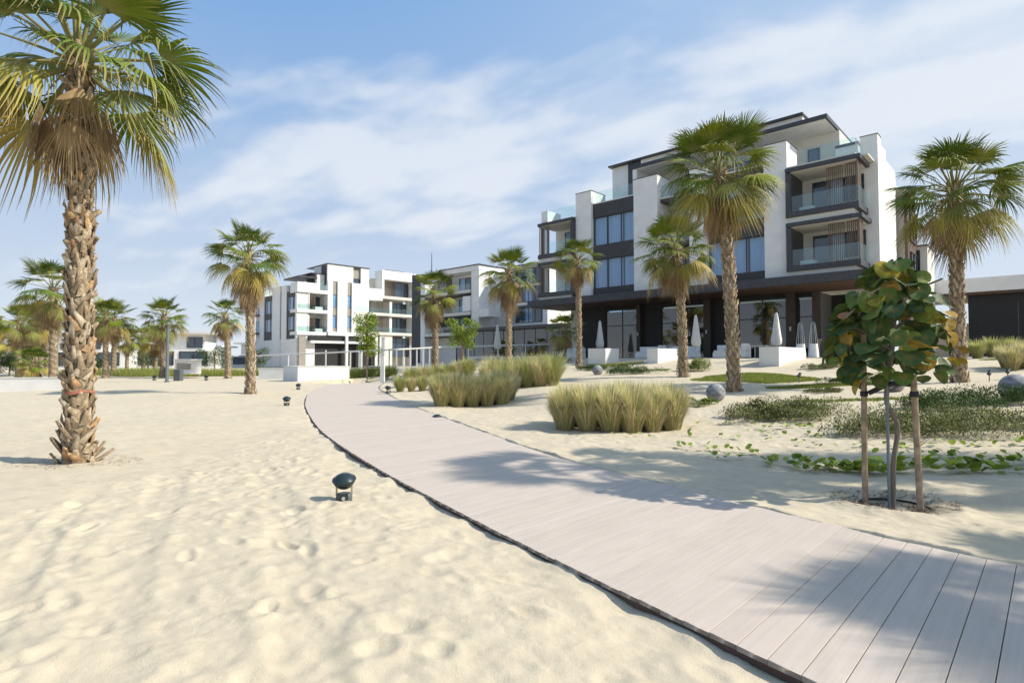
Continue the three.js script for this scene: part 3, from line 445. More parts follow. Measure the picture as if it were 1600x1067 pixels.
// palm(label, x, d, trunk height, crown scale, base radius, top radius, lean, seed, counts)
function palm(label, x, d, h, s, r0, r1, lean, seed, o = {}) {
  const r = rng(seed), y = gy(x, -d), t = thing('fan_palm', label, 'palm tree', x, y, -d, 0, o.group ?? 'fan palms');
  const geoT = o.trunk ?? trunkShape(h, r0, r1, lean, seed, o.boots ?? Math.round(h * 26), o.detail ?? 14);
  part(t, 'trunk', geoT, M.bark);
  const put = (g, m, name, yaw, el, roll, yy, sc, rad) => { const f = part(t, name, g, m); f.position.set(lean[0] + Math.cos(yaw) * rad, yy, lean[1] - Math.sin(yaw) * rad); f.rotation.set(roll, yaw, el, 'YZX'); f.scale.setScalar(sc); };
  const N = o.live ?? 34, ND = o.dead ?? 16; let yaw = r() * 6;
  for (let k = 0; k < N; k++) { // spiral from the spear down to the drooping older fronds
    const q = k / (N - 1); yaw += 2.39996 + (r() - 0.5) * 0.35; const el = lerp(1.42, -0.6, Math.pow(q, 0.88)) + (r() - 0.5) * 0.3;
    const set = q < 0.4 ? FR.up : q < 0.8 ? FR.mid : FR.old, g = set[(r() * set.length) | 0];
    put(g, M.leaf, 'frond', yaw, el, (r() - 0.5) * 0.9, h - 0.06 - q * 0.42 * s, s * (0.88 + 0.24 * r()) * (q < 0.12 ? 0.85 : 1), r1 * 0.5);
  }
  for (let k = 0; k < ND; k++) { const q = k / ND; yaw += 2.39996 + (r() - 0.5) * 0.5; put(FR.dead[(r() * 5) | 0], M.dryleaf, 'dead_frond', yaw, lerp(-0.6, -1.2, q) + (r() - 0.5) * 0.3, (r() - 0.5) * 0.7, h - 0.4 * s - q * (o.skirt ?? 0.6) * s, s * (0.68 + 0.24 * r()), r1 * 0.75); }
  return t;
}
{ // the near palm on the beach: leaf bases on the trunk are separate pieces
  const h = 6.8, t = palm('tall near fan palm with shaggy leaf-base trunk at the left edge', -6.95, 9.05, h, 0.98, 0.165, 0.15, [-0.14, 0.0], 21, { live: 42, dead: 11, boots: 240, detail: 24, skirt: 0.5 });
  const r = rng(909), V = [];
  for (let k = 0; k < 6; k++) { // strap-like cut leaf bases, curved and tapering, split at the foot
    const T = new Tri(), L = 0.19 + 0.05 * k % 0.13, c = [[0.56, 0.47, 0.34], [0.46, 0.37, 0.26], [0.54, 0.36, 0.20], [0.36, 0.28, 0.19], [0.68, 0.59, 0.46], [0.50, 0.41, 0.29]][k]; let pv = null;
    for (let j = 0; j <= 5; j++) { const s = j / 5, w = lerp(0.10, 0.045, Math.pow(s, 0.8)) * (1 + 0.1 * (r() - 0.5)), z = 0.006 + 0.035 * s * s + 0.012 * Math.sin(s * 3.1), y = L * s, cc = shade(c, 0.7 + 0.55 * r()), e = cc.map(q => q * 0.7); const ring = [T.v(-w, y, z - 0.022, e), T.v(-w * 0.75, y, z + 0.008, cc), T.v(0, y + 0.01, z + 0.022, cc.map(q => q * 1.1)), T.v(w * 0.75, y, z + 0.008, cc), T.v(w, y, z - 0.022, e), T.v(0, y, z - 0.03, e)]; if (pv) for (let i = 0; i < 6; i++) T.q(pv[i], pv[(i + 1) % 6], ring[(i + 1) % 6], ring[i]); pv = ring; }
    T.q(pv[0], pv[1], pv[2], pv[5]); T.q(pv[5], pv[2], pv[3], pv[4]);
    const g = T.geo(), p = g.attributes.position, uv = new Float32Array(p.count * 2); for (let i = 0; i < p.count; i++) { uv[i * 2] = p.getX(i) * 3; uv[i * 2 + 1] = p.getY(i) * 1.5; } g.setAttribute('uv', new THREE.BufferAttribute(uv, 2)); V.push(g);
  }
  const N = 298;
  for (let k = 0; k < N; k++) {
    const q = k / N, a = k * 2.399963 + (r() - 0.5) * 0.4, y = q * (h - 0.5) - 0.02, tt = (y + 0.1) / h, R = lerp(0.165, 0.15, Math.pow(tt, 0.7)) * (1 + 0.5 * Math.exp(-tt * h / 0.22)) * 0.97, foot = Math.exp(-y / 0.25);
    const m = part(t, 'leaf_base', V[(r() * 6) | 0], M.bark), cx = -0.14 * tt * tt; m.position.set(cx + Math.cos(a) * R, y, Math.sin(a) * R);
    m.rotation.set(-0.06 + r() * r() * 0.3 + foot * 0.6, Math.PI / 2 - a, (r() - 0.5) * 1.9, 'YXZ'); m.scale.set(0.5 + 0.42 * r(), 0.45 + 0.65 * r() + foot * 0.5, 0.65 + 0.3 * r());
  }
  // painted band round the trunk
  const bg = new THREE.CylinderGeometry(0.2, 0.204, 0.045, 28, 1, true), bp = bg.attributes.position; for (let i = 0; i < bp.count; i++) { const a = Math.atan2(bp.getZ(i), bp.getX(i)), k = 1 + 0.05 * NZ.noise(Math.cos(a) * 3, 1, Math.sin(a) * 3); bp.setXYZ(i, bp.getX(i) * k, bp.getY(i) + 0.02 * Math.sin(a * 3), bp.getZ(i) * k); }
  const band = part(t, 'trunk_band', bg, new THREE.MeshStandardMaterial({ color: C(0.36, 0.13, 0.08), roughness: 0.9, side: THREE.DoubleSide })); band.position.y = 1.13;
}
palm('large fan palm in front of the hotel window bay beside the stone ball', 7.52, 19.12, 7.7, 1.03, 0.2, 0.175, [-0.45, 0.1], 31, { live: 46, dead: 14, boots: 330, detail: 18 });
palm('leaning fan palm left of the largest hotel palm', 7.96, 26.17, 6.15, 0.95, 0.19, 0.165, [-0.3, 0], 32, { live: 40, dead: 20, boots: 280, detail: 16 });
palm('large fan palm right of the staked tree before the annexe', 15.34, 19.32, 6.85, 1.08, 0.195, 0.17, [0.0, 0], 33, { live: 46, dead: 10, boots: 330, detail: 18 });
palm('small fan palm in front of the left hotel balconies', 4.15, 34.82, 6.9, 0.78, 0.165, 0.15, [-0.05, 0], 34, { live: 28, dead: 10, boots: 200 });
palm('fan palm with brown skirt at the bend of the boardwalk', -12.3, 26.5, 6.75, 0.9, 0.19, 0.16, [-0.2, 0], 35, { live: 36, dead: 34, boots: 260, skirt: 1.5 });
palm('bushy fan palm in front of the glazed pavilion', -0.25, 41, 7.1, 1.05, 0.23, 0.2, [0, 0], 36, { live: 30, dead: 26, skirt: 1.2 });
palm('fan palm with drooping brown skirt before the navy wall', -6.0, 44, 6.6, 1.0, 0.24, 0.21, [-0.1, 0], 37, { live: 28, dead: 30, skirt: 1.3 });
palm('smaller fan palm behind the boardwalk bend palm', -24.2, 48, 5.6, 0.86, 0.24, 0.2, [-0.35, 0], 38, { live: 26, dead: 24, skirt: 1.1 });
palm('fan palm beside the tall grey lamp post', -31, 50, 5.6, 1.05, 0.25, 0.2, [0, 0], 39, { live: 32, dead: 12 });
const FARP = [ // label, u-slope x/d, d, h, s
  ['crown half hidden behind the near trunk, highest of the left palms', -0.815, 33, 6.0, 1.05], ['second palm from the left edge with thin trunk', -0.877, 50, 5.2, 1.0], ['third palm from the left edge with full crown', -0.848, 53, 5.6, 1.05],
  ['slim palm just left of the near trunk', -0.826, 58, 5.9, 0.95], ['very short young palm under the left group', -0.852, 47, 1.6, 0.75], ['palm cut by the left edge of the view', -0.912, 68, 4.6, 1.05],
  ['first palm right of the near trunk', -0.722, 49, 5.6, 1.05], ['palm just behind the first one right of the near trunk', -0.708, 55, 5.8, 1.05], ['palm close against the right side of the near trunk', -0.748, 61, 6.6, 1.0],
  ['smallish far palm between the villas and near trunk', -0.655, 76, 4.8, 1.0], ['far palm left of the lamp post pair', -0.684, 74, 4.5, 0.95], ['short palm left of the lamp post palm', -0.634, 63, 4.3, 0.95],
  ['palm behind the very short young palm', -0.865, 60, 4.0, 0.9], ['palm between slim and second left trunks', -0.838, 66, 5.0, 1.0]];
FARP.forEach(([l, sl, d, h, s], i) => palm('far fan palm, ' + l, sl * d, d, h, s, 0.24, 0.2, [(i % 3 - 1) * 0.12, 0], 60 + i, { live: 28, dead: 14, boots: 40, detail: 9, group: 'far palms on the left' }));
palm('small dark palm tree in front of the hotel ground floor at left', 3.9, 42, 2.5, 0.72, 0.16, 0.13, [0, 0], 90, { live: 30, dead: 12, boots: 30, detail: 9 });
// palms beyond the right edge of the view, whose crowns shade the boardwalk
palm('fan palm just outside the view that shades the boardwalk', 9.6, 7.2, 7.1, 0.9, 0.22, 0.2, [0, 0], 95, { live: 30, dead: 8, group: 'palms beside the view' });
palm('fan palm just outside the view that shades the near planks', 10.9, 2.6, 5.8, 0.9, 0.22, 0.2, [0, 0], 96, { live: 34, dead: 8, group: 'palms beside the view' });
palm('fan palm further outside the view that shades the sand by the staked tree', 13.4, 6.75, 6.9, 1.0, 0.22, 0.2, [0, 0], 97, { live: 40, dead: 12, group: 'palms beside the view' });

// ---------- fountain grass ----------
function tuftGeo(seed, n, h, spread, straw) {
  const r = rng(seed), T = new Tri();
  for (let k = 0; k < n; k++) {
    const a = r() * 6.2832, q = Math.sqrt(r()), hh = h * (0.55 + 0.45 * r() + (r() < 0.16 ? 0.22 : 0)), b = 0.185 * q, out = spread * (0.25 + 0.75 * q) * (0.6 + 0.7 * r()), w = 0.003 + 0.0025 * r(), dr = r() < 0.25 ? 0.3 : 0.08, ya = a + (r() - 0.5) * 0.8;
    const yel = r() < straw, c0 = yel ? [0.52, 0.43, 0.18] : [0.27, 0.30, 0.07], c1 = yel ? [0.74, 0.64, 0.38] : [0.42, 0.45, 0.13], m = 0.7 + 0.6 * r(); let pv = null; const tx = -Math.sin(ya), tz = Math.cos(ya);
    for (let j = 0; j <= 4; j++) { const s = j / 4, rr = b + out * Math.pow(s, 1.9), y = hh * (s - dr * Math.pow(s, 3)), ww = w * (j === 4 ? 0.15 : 1 + 0.5 * (s > 0.7)), c = [0, 1, 2].map(i => lerp(c0[i], c1[i], s) * m); const x = Math.cos(a) * b * (1 - s) + Math.cos(ya) * rr * s + Math.cos(a) * b * s, z = Math.sin(a) * b * (1 - s) + Math.sin(ya) * rr * s + Math.sin(a) * b * s; const e = [T.v(x - tx * ww, y - 0.03, z - tz * ww, c), T.v(x + tx * ww, y - 0.03, z + tz * ww, c)]; if (pv) T.q(pv[0], pv[1], e[1], e[0]); pv = e; }
  }
  return T.geo();
}
const TUFT = [0, 1, 2, 3].map(k => tuftGeo(500 + k, 2600, 1.0, 0.15, 0.66)), TUFTG = [0, 1].map(k => tuftGeo(520 + k, 2000, 1.0, 0.2, 0.22));
const ORD = ['leftmost', 'second', 'third', 'fourth', 'fifth', 'sixth', 'seventh', 'eighth'];
function cluster(name, pts, geos, where, sc, seed) { const r = rng(seed); pts.forEach(([x, d, s, front, row], i) => { const m = part(scene, name, geos[i % geos.length], M.grass), k = sc * s * (0.92 + 0.16 * r()); m.position.set(x, gy(x, -d), -d); m.rotation.y = r() * 6.28; m.scale.set(k * 1.0, k, k * 1.0); tag(m, `${front} grass tuft in the ${row ?? 'front'} row of the ${where}`, 'plant', 'fountain grass in the ' + where); }); }
const A1 = []; for (let i = 0; i < 6; i++) A1.push([1.2 + i * 0.47, 12.75 - Math.sin(i / 5 * 3.14) * 0.35 - i * 0.04, 1, ORD[i]]); for (let i = 0; i < 6; i++) A1.push([1.4 + i * 0.45, 13.3 - i * 0.03, 1.02, ORD[i], 'middle']); for (let i = 0; i < 5; i++) A1.push([1.6 + i * 0.5, 13.95, 1.0, ORD[i], 'back']);
cluster('tussock_plant', A1, TUFT, 'big cluster nearest the stone ball', 0.97, 41);
const A2 = []; for (let i = 0; i < 5; i++) A2.push([-2.35 + i * 0.5, 18.75 + i * 0.2, 1, ORD[i]]); for (let i = 0; i < 5; i++) A2.push([-2.2 + i * 0.52, 19.5 + i * 0.2, 1.05, ORD[i], 'back']);
cluster('tussock_plant', A2, TUFT, 'middle cluster beside the boardwalk', 1.08, 42);
const A3 = []; for (let i = 0; i < 6; i++) A3.push([-0.9 + i * 0.52, 24.1 - i * 0.03, 1, ORD[i]]); for (let i = 0; i < 6; i++) A3.push([-0.8 + i * 0.52, 24.9, 1.1, ORD[i], 'back']); 
cluster('tussock_plant', A3, [TUFT[0], TUFTG[0], TUFT[2], TUFTG[1]], 'rear cluster below the bushy palm', 1.22, 43);
const A4 = []; for (let i = 0; i < 6; i++) A4.push([-5.4 + i * 0.5, 27.2 + i * 0.25, 0.8, ORD[i]]); for (let i = 0; i < 6; i++) A4.push([-5.6 + i * 0.62, 31.5 + i * 0.2, 1.15, ORD[i], 'back']);
cluster('tussock_plant', A4, [TUFTG[0], TUFT[1], TUFTG[1]], 'far cluster at the boardwalk bend', 0.95, 44);
cluster('tussock_plant', [[19.9, 22.4, 1, ORD[0]], [20.6, 22.5, 1, ORD[1]], [21.2, 22.7, 1, ORD[2]], [20.3, 23.1, 1, 'only', 'back']], TUFT, 'right hand cluster before the black wall', 1.05, 45);
cluster('tussock_plant', [[22.5, 27.2, 1, ORD[0]], [23.4, 27.4, 1, ORD[1]], [24.2, 27.2, 1, ORD[2]]], TUFTG, 'green cluster against the black wall', 1.0, 46);

// ---------- low shrubs, lawns and creeping vine ----------
const leafQuad = (T, x, y, z, yaw, pit, L, w, c) => { const cx = Math.cos(yaw), sx = Math.sin(yaw), cp = Math.cos(pit), sp = Math.sin(pit); const A = T.v(x, y, z, c), B = T.v(x + cx * cp * L * 0.5 - sx * w, y + sp * L * 0.5 + w * 0.25, z + sx * cp * L * 0.5 + cx * w, c), D = T.v(x + cx * cp * L, y + sp * L, z + sx * cp * L, c), E = T.v(x + cx * cp * L * 0.5 + sx * w, y + sp * L * 0.5 + w * 0.25, z + sx * cp * L * 0.5 - cx * w, c); T.t(A, B, D); T.t(A, D, E); };
function shrub(label, x, d, rx, rz, h, n, tones, seed, L = 0.055, turn = 0) {
  const r = rng(seed), T = new Tri(), c = Math.cos(turn), s = Math.sin(turn), lumps = []; const nl = Math.max(6, Math.round(rx * rz * 16)); for (let i = 0; i < nl; i++) { const a = r() * 6.28, q = Math.sqrt(r()) * 0.88; lumps.push([Math.cos(a) * q, Math.sin(a) * q, 0.55 + 0.45 * r(), 0.18 + 0.2 * r()]); }
  for (let k = 0; k < n; k++) { const l = lumps[(r() * nl) | 0], a = r() * 6.28, q = Math.sqrt(r()) * l[3], px = l[0] + Math.cos(a) * q, pz = l[1] + Math.sin(a) * q; const lx = px * rx, lz = pz * rz, gx = x + lx * c - lz * s, gz = -d + lx * s + lz * c, top = h * l[2] * Math.sqrt(Math.max(0, 1 - (q / l[3]) ** 2)), y = gy(gx, gz) + 0.01 + top * Math.pow(r(), 0.45), t = tones[(r() * tones.length) | 0], m = 0.65 + 0.7 * r(); leafQuad(T, gx - x, y, gz + d, r() * 6.28, r() * 1.5 - 0.25, L * (0.7 + 0.6 * r()), L * 0.22, t.map(v => v * m)); }
  const m = part(scene, 'low_shrub', T.geo(), M.leaf); m.position.set(x, 0, -d); return tag(m, label, 'shrub');
}
const SIL = [[0.17, 0.19, 0.05], [0.24, 0.245, 0.07], [0.12, 0.145, 0.035]], GRN = [[0.07, 0.125, 0.02], [0.10, 0.16, 0.028], [0.055, 0.10, 0.022]], LIM = [[0.19, 0.25, 0.03], [0.25, 0.30, 0.04], [0.13, 0.19, 0.025]];
shrub('grey green spreading shrub left of the staked tree', 6.45, 13.3, 1.45, 0.95, 0.5, 11000, SIL, 1, 0.06);
shrub('long grey green shrub bed right behind the staked tree', 8.2, 11.0, 2.2, 1.0, 0.5, 17000, SIL, 2, 0.055, 0.0);
shrub('dark green shrub bed at the right edge before the half hidden ball', 11.5, 13.9, 1.9, 0.8, 0.5, 12000, GRN, 3, 0.06);
shrub('bright creeping shrub at the foot of the big stone ball', 5.2, 16.1, 0.75, 0.5, 0.20, 2600, LIM, 4, 0.06);
shrub('bright round shrub beside the leaning palm', 9.6, 29.6, 0.95, 0.8, 0.75, 3500, LIM, 5, 0.09);
shrub('dark green low shrub right of the white planter', 14.9, 26.9, 0.95, 0.7, 0.28, 3000, SIL, 6, 0.07);
shrub('dark shrub bed between the small palm and leaning palm', 6.2, 28.6, 1.6, 0.7, 0.42, 5000, GRN, 7, 0.07);
shrub('green shrub bed left of the leaning palm near the planter', 5.4, 33.0, 1.8, 0.8, 0.4, 4500, GRN, 8, 0.08);
shrub('low grey shrub strip at the foot of the largest hotel palm', 10.0, 18.2, 0.8, 0.3, 0.12, 1800, SIL, 9, 0.06);
shrub('green shrub strip behind the staked tree trunk', 12.6, 21.0, 1.1, 0.5, 0.22, 3000, GRN, 10, 0.06);
shrub('round green shrub at left under the small dark palm', 3.2, 39.5, 1.6, 0.9, 0.7, 3000, GRN, 11, 0.1);
function lawn(name, label, list, seed, tones, hh) { const r = rng(seed), T = new Tri(); for (const [x, d, rx, rz, n] of list) for (let k = 0; k < n; k++) { const a = r() * 6.28, q = Math.sqrt(r()), e = 0.8 + 0.3 * NZ.noise(Math.cos(a) * 1.7 + x, Math.sin(a) * 1.7, d), px = x + Math.cos(a) * q * rx * e, pz = -d + Math.sin(a) * q * rz * e, y = gy(px, pz) - 0.01, h = hh * (0.5 + r()), t = shade(tones[(r() * tones.length) | 0], 0.7 + 0.6 * r()), an = r() * 6.28, w = 0.012, ln = (r() - 0.5) * h; const A = T.v(px - Math.cos(an) * w, y, pz - Math.sin(an) * w, t), B = T.v(px + Math.cos(an) * w, y, pz + Math.sin(an) * w, t), D = T.v(px + Math.sin(an) * ln, y + h, pz + Math.cos(an) * ln, t); T.t(A, B, D); } const m = part(scene, name, T.geo(), M.leaf); return tag(m, label, 'grass', null, 'stuff'); }
const LW = [[0.27, 0.32, 0.05], [0.36, 0.37, 0.09], [0.22, 0.27, 0.04]];
lawn('lawn_grass', 'short green lawn patches on the sand before the hotel', [[10.2, 24.0, 2.7, 2.8, 34000], [10.8, 19.9, 2.2, 0.7, 14000], [13.0, 20.4, 1.6, 0.5, 7000], [6.6, 36.0, 2.4, 1.0, 7000], [7.4, 30.8, 1.6, 0.7, 5000], [24.5, 26.0, 3.5, 0.9, 6000], [9.5, 15.8, 2.2, 0.25, 2500]], 71, LW, 0.06);
lawn('dune_grass', 'green grass strip at the foot of the far left palms', [[-33, 56, 9, 4, 16000], [-24, 57, 4, 2, 5000], [-42, 60, 7, 4, 8000], [-10.8, 43.5, 2.6, 2.0, 5000], [-13.2, 41.5, 3, 0.6, 2500]], 72, [[0.26, 0.30, 0.06], [0.36, 0.35, 0.11], [0.2, 0.25, 0.05]], 0.6);
{ // beach vine: runners with rounded leaves
  const r = rng(81), T = new Tri();
  const leaf = (x, z, big) => { const y = gy(x, z) + 0.02 + r() * 0.07 * big, L = 0.036 * big * (0.7 + 0.6 * r()), yaw = r() * 6.28, pit = r() * 1.0, c = shade(LIM[(r() * 3) | 0], 1.1 + 0.8 * r()), n = 7, cx = Math.cos(yaw), sx = Math.sin(yaw), o = T.v(x, y, z, c); let pv = null, first = null; for (let i = 0; i < n; i++) { const a = i / n * 6.28, u = Math.cos(a) * L + L * 0.6, v = Math.sin(a) * L, e = T.v(x + (cx * u * Math.cos(pit) - sx * v), y + u * Math.sin(pit) + Math.abs(v) * 0.25, z + (sx * u * Math.cos(pit) + cx * v), c); if (pv !== null) T.t(o, pv, e); else first = e; pv = e; } T.t(o, pv, first); };
  const runner = (x0, d0, x1, d1, n, big) => { for (let k = 0; k < n; k++) { const t = k / n, x = lerp(x0, x1, t) + (r() - 0.5) * 0.1 + Math.sin(t * 9 + x0) * 0.12, z = -lerp(d0, d1, t) + (r() - 0.5) * 0.16; if (r() < 0.5) continue; const m = 1 + ((r() * 2.4) | 0); for (let q = 0; q < m; q++) leaf(x + (r() - 0.5) * 0.08, z + (r() - 0.5) * 0.08, big); } };
  for (const a of [[3.4, 13.2, 6.6, 12.0, 26, 1.1], [3.6, 11.4, 6.4, 10.7, 30, 1.2], [3.0, 10.2, 4.4, 9.0, 26, 1.2], [3.2, 9.1, 5.0, 8.4, 40, 1.2], [4.0, 8.55, 5.2, 7.9, 60, 1.4], [4.3, 8.25, 5.4, 7.9, 60, 1.4], [5.0, 7.95, 7.3, 7.75, 90, 1.6], [5.2, 8.3, 7.6, 8.1, 90, 1.7], [5.6, 8.9, 8.4, 8.6, 50, 1.3], [6.0, 9.7, 8.8, 9.5, 60, 1.3], [5.4, 11.9, 7.2, 11.6, 30, 1.2], [8.6, 12.6, 11.6, 12.6, 50, 1.2], [6.8, 15.2, 9.8, 15.0, 40, 1.1], [2.0, 11.6, 2.9, 11.2, 7, 1.0], [6.7, 7.0, 7.3, 6.8, 7, 1.2], [4.4, 10.8, 6.0, 9.4, 26, 1.1]]) runner(...a);
  tag(part(scene, 'beach_vine', T.geo(), M.leaf), 'creeping beach vine with rounded bright leaves trailing over the sand', 'ground cover', null, 'stuff');
}
{ // dry litter under the staked tree and near palm
  const r = rng(83), T = new Tri(); for (let k = 0; k < 1300; k++) { const near = k < 1000, a = r() * 6.28, q = near ? 0.2 + 0.5 * r() : 0.3 + 0.6 * r(), x = (near ? 4.33 : -6.95) + Math.cos(a) * q * (near ? 1 : 1.1), z = (near ? -6.45 : -9.05) + Math.sin(a) * q * 0.8, c = [[0.13, 0.08, 0.04], [0.08, 0.05, 0.028], [0.24, 0.16, 0.08]][(r() * 3) | 0]; leafQuad(T, x, gy(x, z) + 0.004 + 0.02 * r() * r(), z, r() * 6.28, (r() - 0.4) * 0.4, 0.03 + 0.06 * r(), 0.007, c); }
  tag(part(scene, 'leaf_litter', T.geo(), M.vc), 'brown dry litter around the tree feet', 'litter', null, 'stuff');
}

// ---------- trees ----------
{ // staked sea grape
  const X = 4.33, Z = -6.45, Y = gy(X, Z), t = thing('sea_grape_tree', 'young broad-leaved tree with large round leaves tied to wooden stakes', 'tree', X, Y, Z), r = rng(91);
  const tube = (pts, rad, n = 8, seg = 24) => new THREE.TubeGeometry(new THREE.CatmullRomCurve3(pts.map(p => new THREE.Vector3(...p))), seg, rad, n);
  part(t, 'trunk', tube([[0, -0.1, 0], [0.01, 0.35, 0], [0.02, 0.6, 0.01], [0.07, 0.85, 0], [0.05, 1.0, 0.02], [-0.04, 1.2, 0], [-0.02, 1.5, 0], [0.05, 2.0, 0], [0.06, 2.55, 0]], 0.027, 9, 40), M.trunk);
  for (let k = 0; k < 9; k++) { const a = k * 2.4, y = 1.35 + k * 0.12, L = 0.42 + 0.25 * r(); part(t, 'branch', tube([[0, y, 0], [Math.cos(a) * L * 0.5, y + 0.18, Math.sin(a) * L * 0.5], [Math.cos(a) * L, y + 0.3, Math.sin(a) * L]], 0.012, 5, 8), M.trunk); }
  // leaves: round, slightly folded along the midrib, with pale veins
  const LV = [], cols = [[0.045, 0.085, 0.022], [0.06, 0.105, 0.025], [0.035, 0.07, 0.024], [0.085, 0.135, 0.022], [0.13, 0.17, 0.025], [0.33, 0.20, 0.03], [0.40, 0.30, 0.03], [0.32, 0.11, 0.04]];
  for (let k = 0; k < cols.length; k++) { const T = new Tri(), c = cols[k], vein = [0.20, 0.17, 0.05], o = T.v(0.12, -0.005, 0, vein), n = 18, R1 = [], R2 = []; for (let i = 0; i < n; i++) { const a = i / n * 6.2832, notch = 1 - 0.22 * Math.exp(-Math.pow((a - Math.PI) / 0.35, 2)), b = i % 3 === 0 ? 1 : 0; for (const [q, S] of [[0.55, R1], [1, R2]]) { const x = 0.13 + Math.cos(a) * 0.13 * q * notch, z = Math.sin(a) * 0.142 * q * notch, y = Math.abs(z) * 0.28 - 0.9 * (x - 0.05) * (x - 0.05) + (r() - 0.5) * 0.008, m = b ? 0.4 * (1 - q * 0.7) : 0, patch = k > 3 && Math.cos(a + k) > 0.3 ? 0.55 : 0; const br = 0.85 + 0.3 * r(); S.push(T.v(x, y, z, [0, 1, 2].map(j => lerp(lerp(c[j] * 1.35, vein[j], m), cols[(k + 5) % 8][j], patch * q) * br))); } } for (let i = 0; i < n; i++) { const j = (i + 1) % n; T.t(o, R1[i], R1[j]); T.q(R1[i], R2[i], R2[j], R1[j]); } LV.push(T.geo()); }
  for (let k = 0; k < 200; k++) {
    const a = k * 2.39996 + r(), v = r(), y = 1.5 + v * 1.36, prof = Math.sin(Math.pow(clamp((y - 1.2) / 1.65), 0.8) * 3.1) * 0.52 + 0.08, q = prof * Math.pow(r(), 0.35), pick = r(), g = LV[pick < 0.62 ? (r() * 3) | 0 : pick < 0.84 ? 3 + ((r() * 2) | 0) : 5 + ((r() * 3) | 0)];
    const m = part(t, 'leaf', g, M.grape); m.position.set(Math.cos(a) * q + 0.02, y, Math.sin(a) * q); m.rotation.set((r() - 0.5) * 1.5, -a + (r() - 0.5) * 1.2, -1.45 + r() * 1.6, 'YZX'); m.scale.setScalar(0.58 + 0.42 * r());
  }
  const stake = (label, x, z, h, lx, lz, rad) => { const y = gy(x, z), s = thing('tree_stake', label, 'stake', x, y, z, 0, 'stakes of the staked tree'); part(s, 'pole', tube([[0, -0.15, 0], [lx * 0.5, h * 0.5, lz * 0.5], [lx, h, lz]], rad, 12, 10), rad > 0.02 ? M.stake : M.post); return s; };
  const s1 = stake('left wooden stake beside the staked tree', 4.12, -6.62, 2.0, 0.02, 0, 0.031), s2 = stake('right wooden stake beside the staked tree', 4.56, -6.33, 1.5, -0.05, 0, 0.033); stake('thin grey metal rod beside the tree trunk', 4.27, -6.42, 1.45, 0.0, 0, 0.016);
  for (const [s, lx, rad] of [[s1, 0.013, 0.041], [s2, -0.043, 0.044]]) { const c = part(s, 'strap', new THREE.CylinderGeometry(rad, rad, 0.06, 14), M.strap); c.position.set(lx, 1.3, 0); }
  const tie = part(scene, 'tree_tie', tube([[4.15, 1.31 + gy(4.12, -6.62), -6.56], [4.3, 1.32, -6.42], [4.4, 1.33, -6.40], [4.5, 1.32, -6.36]], 0.028, 8, 14), M.strap); tag(tie, 'black rubber tie linking trunk and stakes', 'strap');
  const ring = part(scene, 'irrigation_pipe', new THREE.TorusGeometry(0.34, 0.014, 6, 36, 6.283), M.strap); ring.rotation.set(-Math.PI / 2, 0, 2.6); ring.position.set(4.33, Y + 0.05, -6.42); tag(ring, 'thin black irrigation pipe looped at the staked tree foot', 'pipe');
}
function smallTree(label, x, d, h, R, seed, tones, L = 0.11, n = 2600, y0 = 0.42) { // slender tree with leaf clumps
  const t = thing('slender_tree', label, 'tree', x, gy(x, -d), -d), r = rng(seed), T = new Tri(); part(t, 'trunk', new THREE.TubeGeometry(new THREE.CatmullRomCurve3([new THREE.Vector3(0, -0.1, 0), new THREE.Vector3(0.05, h * 0.4, 0), new THREE.Vector3(-0.03, h * 0.9, 0)]), 10, 0.075, 7), M.stake);
  const cl = []; for (let i = 0; i < 11; i++) { const y = h * (y0 + (1 - y0) * (i + 0.5) / 11), a = i * 2.4, q = R * (0.25 + 0.6 * r()); cl.push([Math.cos(a) * q, y, Math.sin(a) * q, R * (0.28 + 0.25 * r())]); part(t, 'branch', new THREE.TubeGeometry(new THREE.LineCurve3(new THREE.Vector3(0, y - 0.3, 0), new THREE.Vector3(Math.cos(a) * q, y, Math.sin(a) * q)), 2, 0.02, 5), M.stake); }
  for (let k = 0; k < n; k++) { const c = cl[(r() * 11) | 0], a = r() * 6.28, b = Math.acos(2 * r() - 1), q = c[3] * Math.cbrt(r()); leafQuad(T, c[0] + Math.cos(a) * Math.sin(b) * q, c[1] + Math.cos(b) * q * 0.7, c[2] + Math.sin(a) * Math.sin(b) * q, r() * 6.28, r() * 2 - 1, L * (0.7 + 0.6 * r()), L * 0.24, shade(tones[(r() * tones.length) | 0], 0.7 + 0.6 * r())); }
  part(t, 'crown', T.geo(), M.leaf); return t;
}
smallTree('slender yellow green tree before the white balcony wing', -10.65, 41.3, 4.6, 1.25, 131, LIM.map(c => shade(c, 1.5)), 0.17, 4200, 0.4);
smallTree('slender yellow green tree before the glazed pavilion', -3.4, 38.5, 3.6, 1.1, 132, LIM.map(c => shade(c, 1.5)), 0.16, 3600, 0.5);
const BT = [['round green tree at the left edge of the view', -50, 56, 2.3, 1.6], ['round green tree below the far palms', -46.5, 62, 2.2, 1.4], ['dark green bush behind the white kiosk', -44, 68, 2.6, 1.9], ['green bush in front of the low far villa', -37, 70, 2.8, 1.8], ['bushy green tree left of the boardwalk bend palm', -34, 75, 3.0, 1.7], ['round bush behind the leftmost trunks', -57, 68, 2.6, 1.8]];
BT.forEach(([l, x, d, h, R], i) => smallTree(l, x, d, h, R, 140 + i, GRN, 0.2, 2400, 0.3));

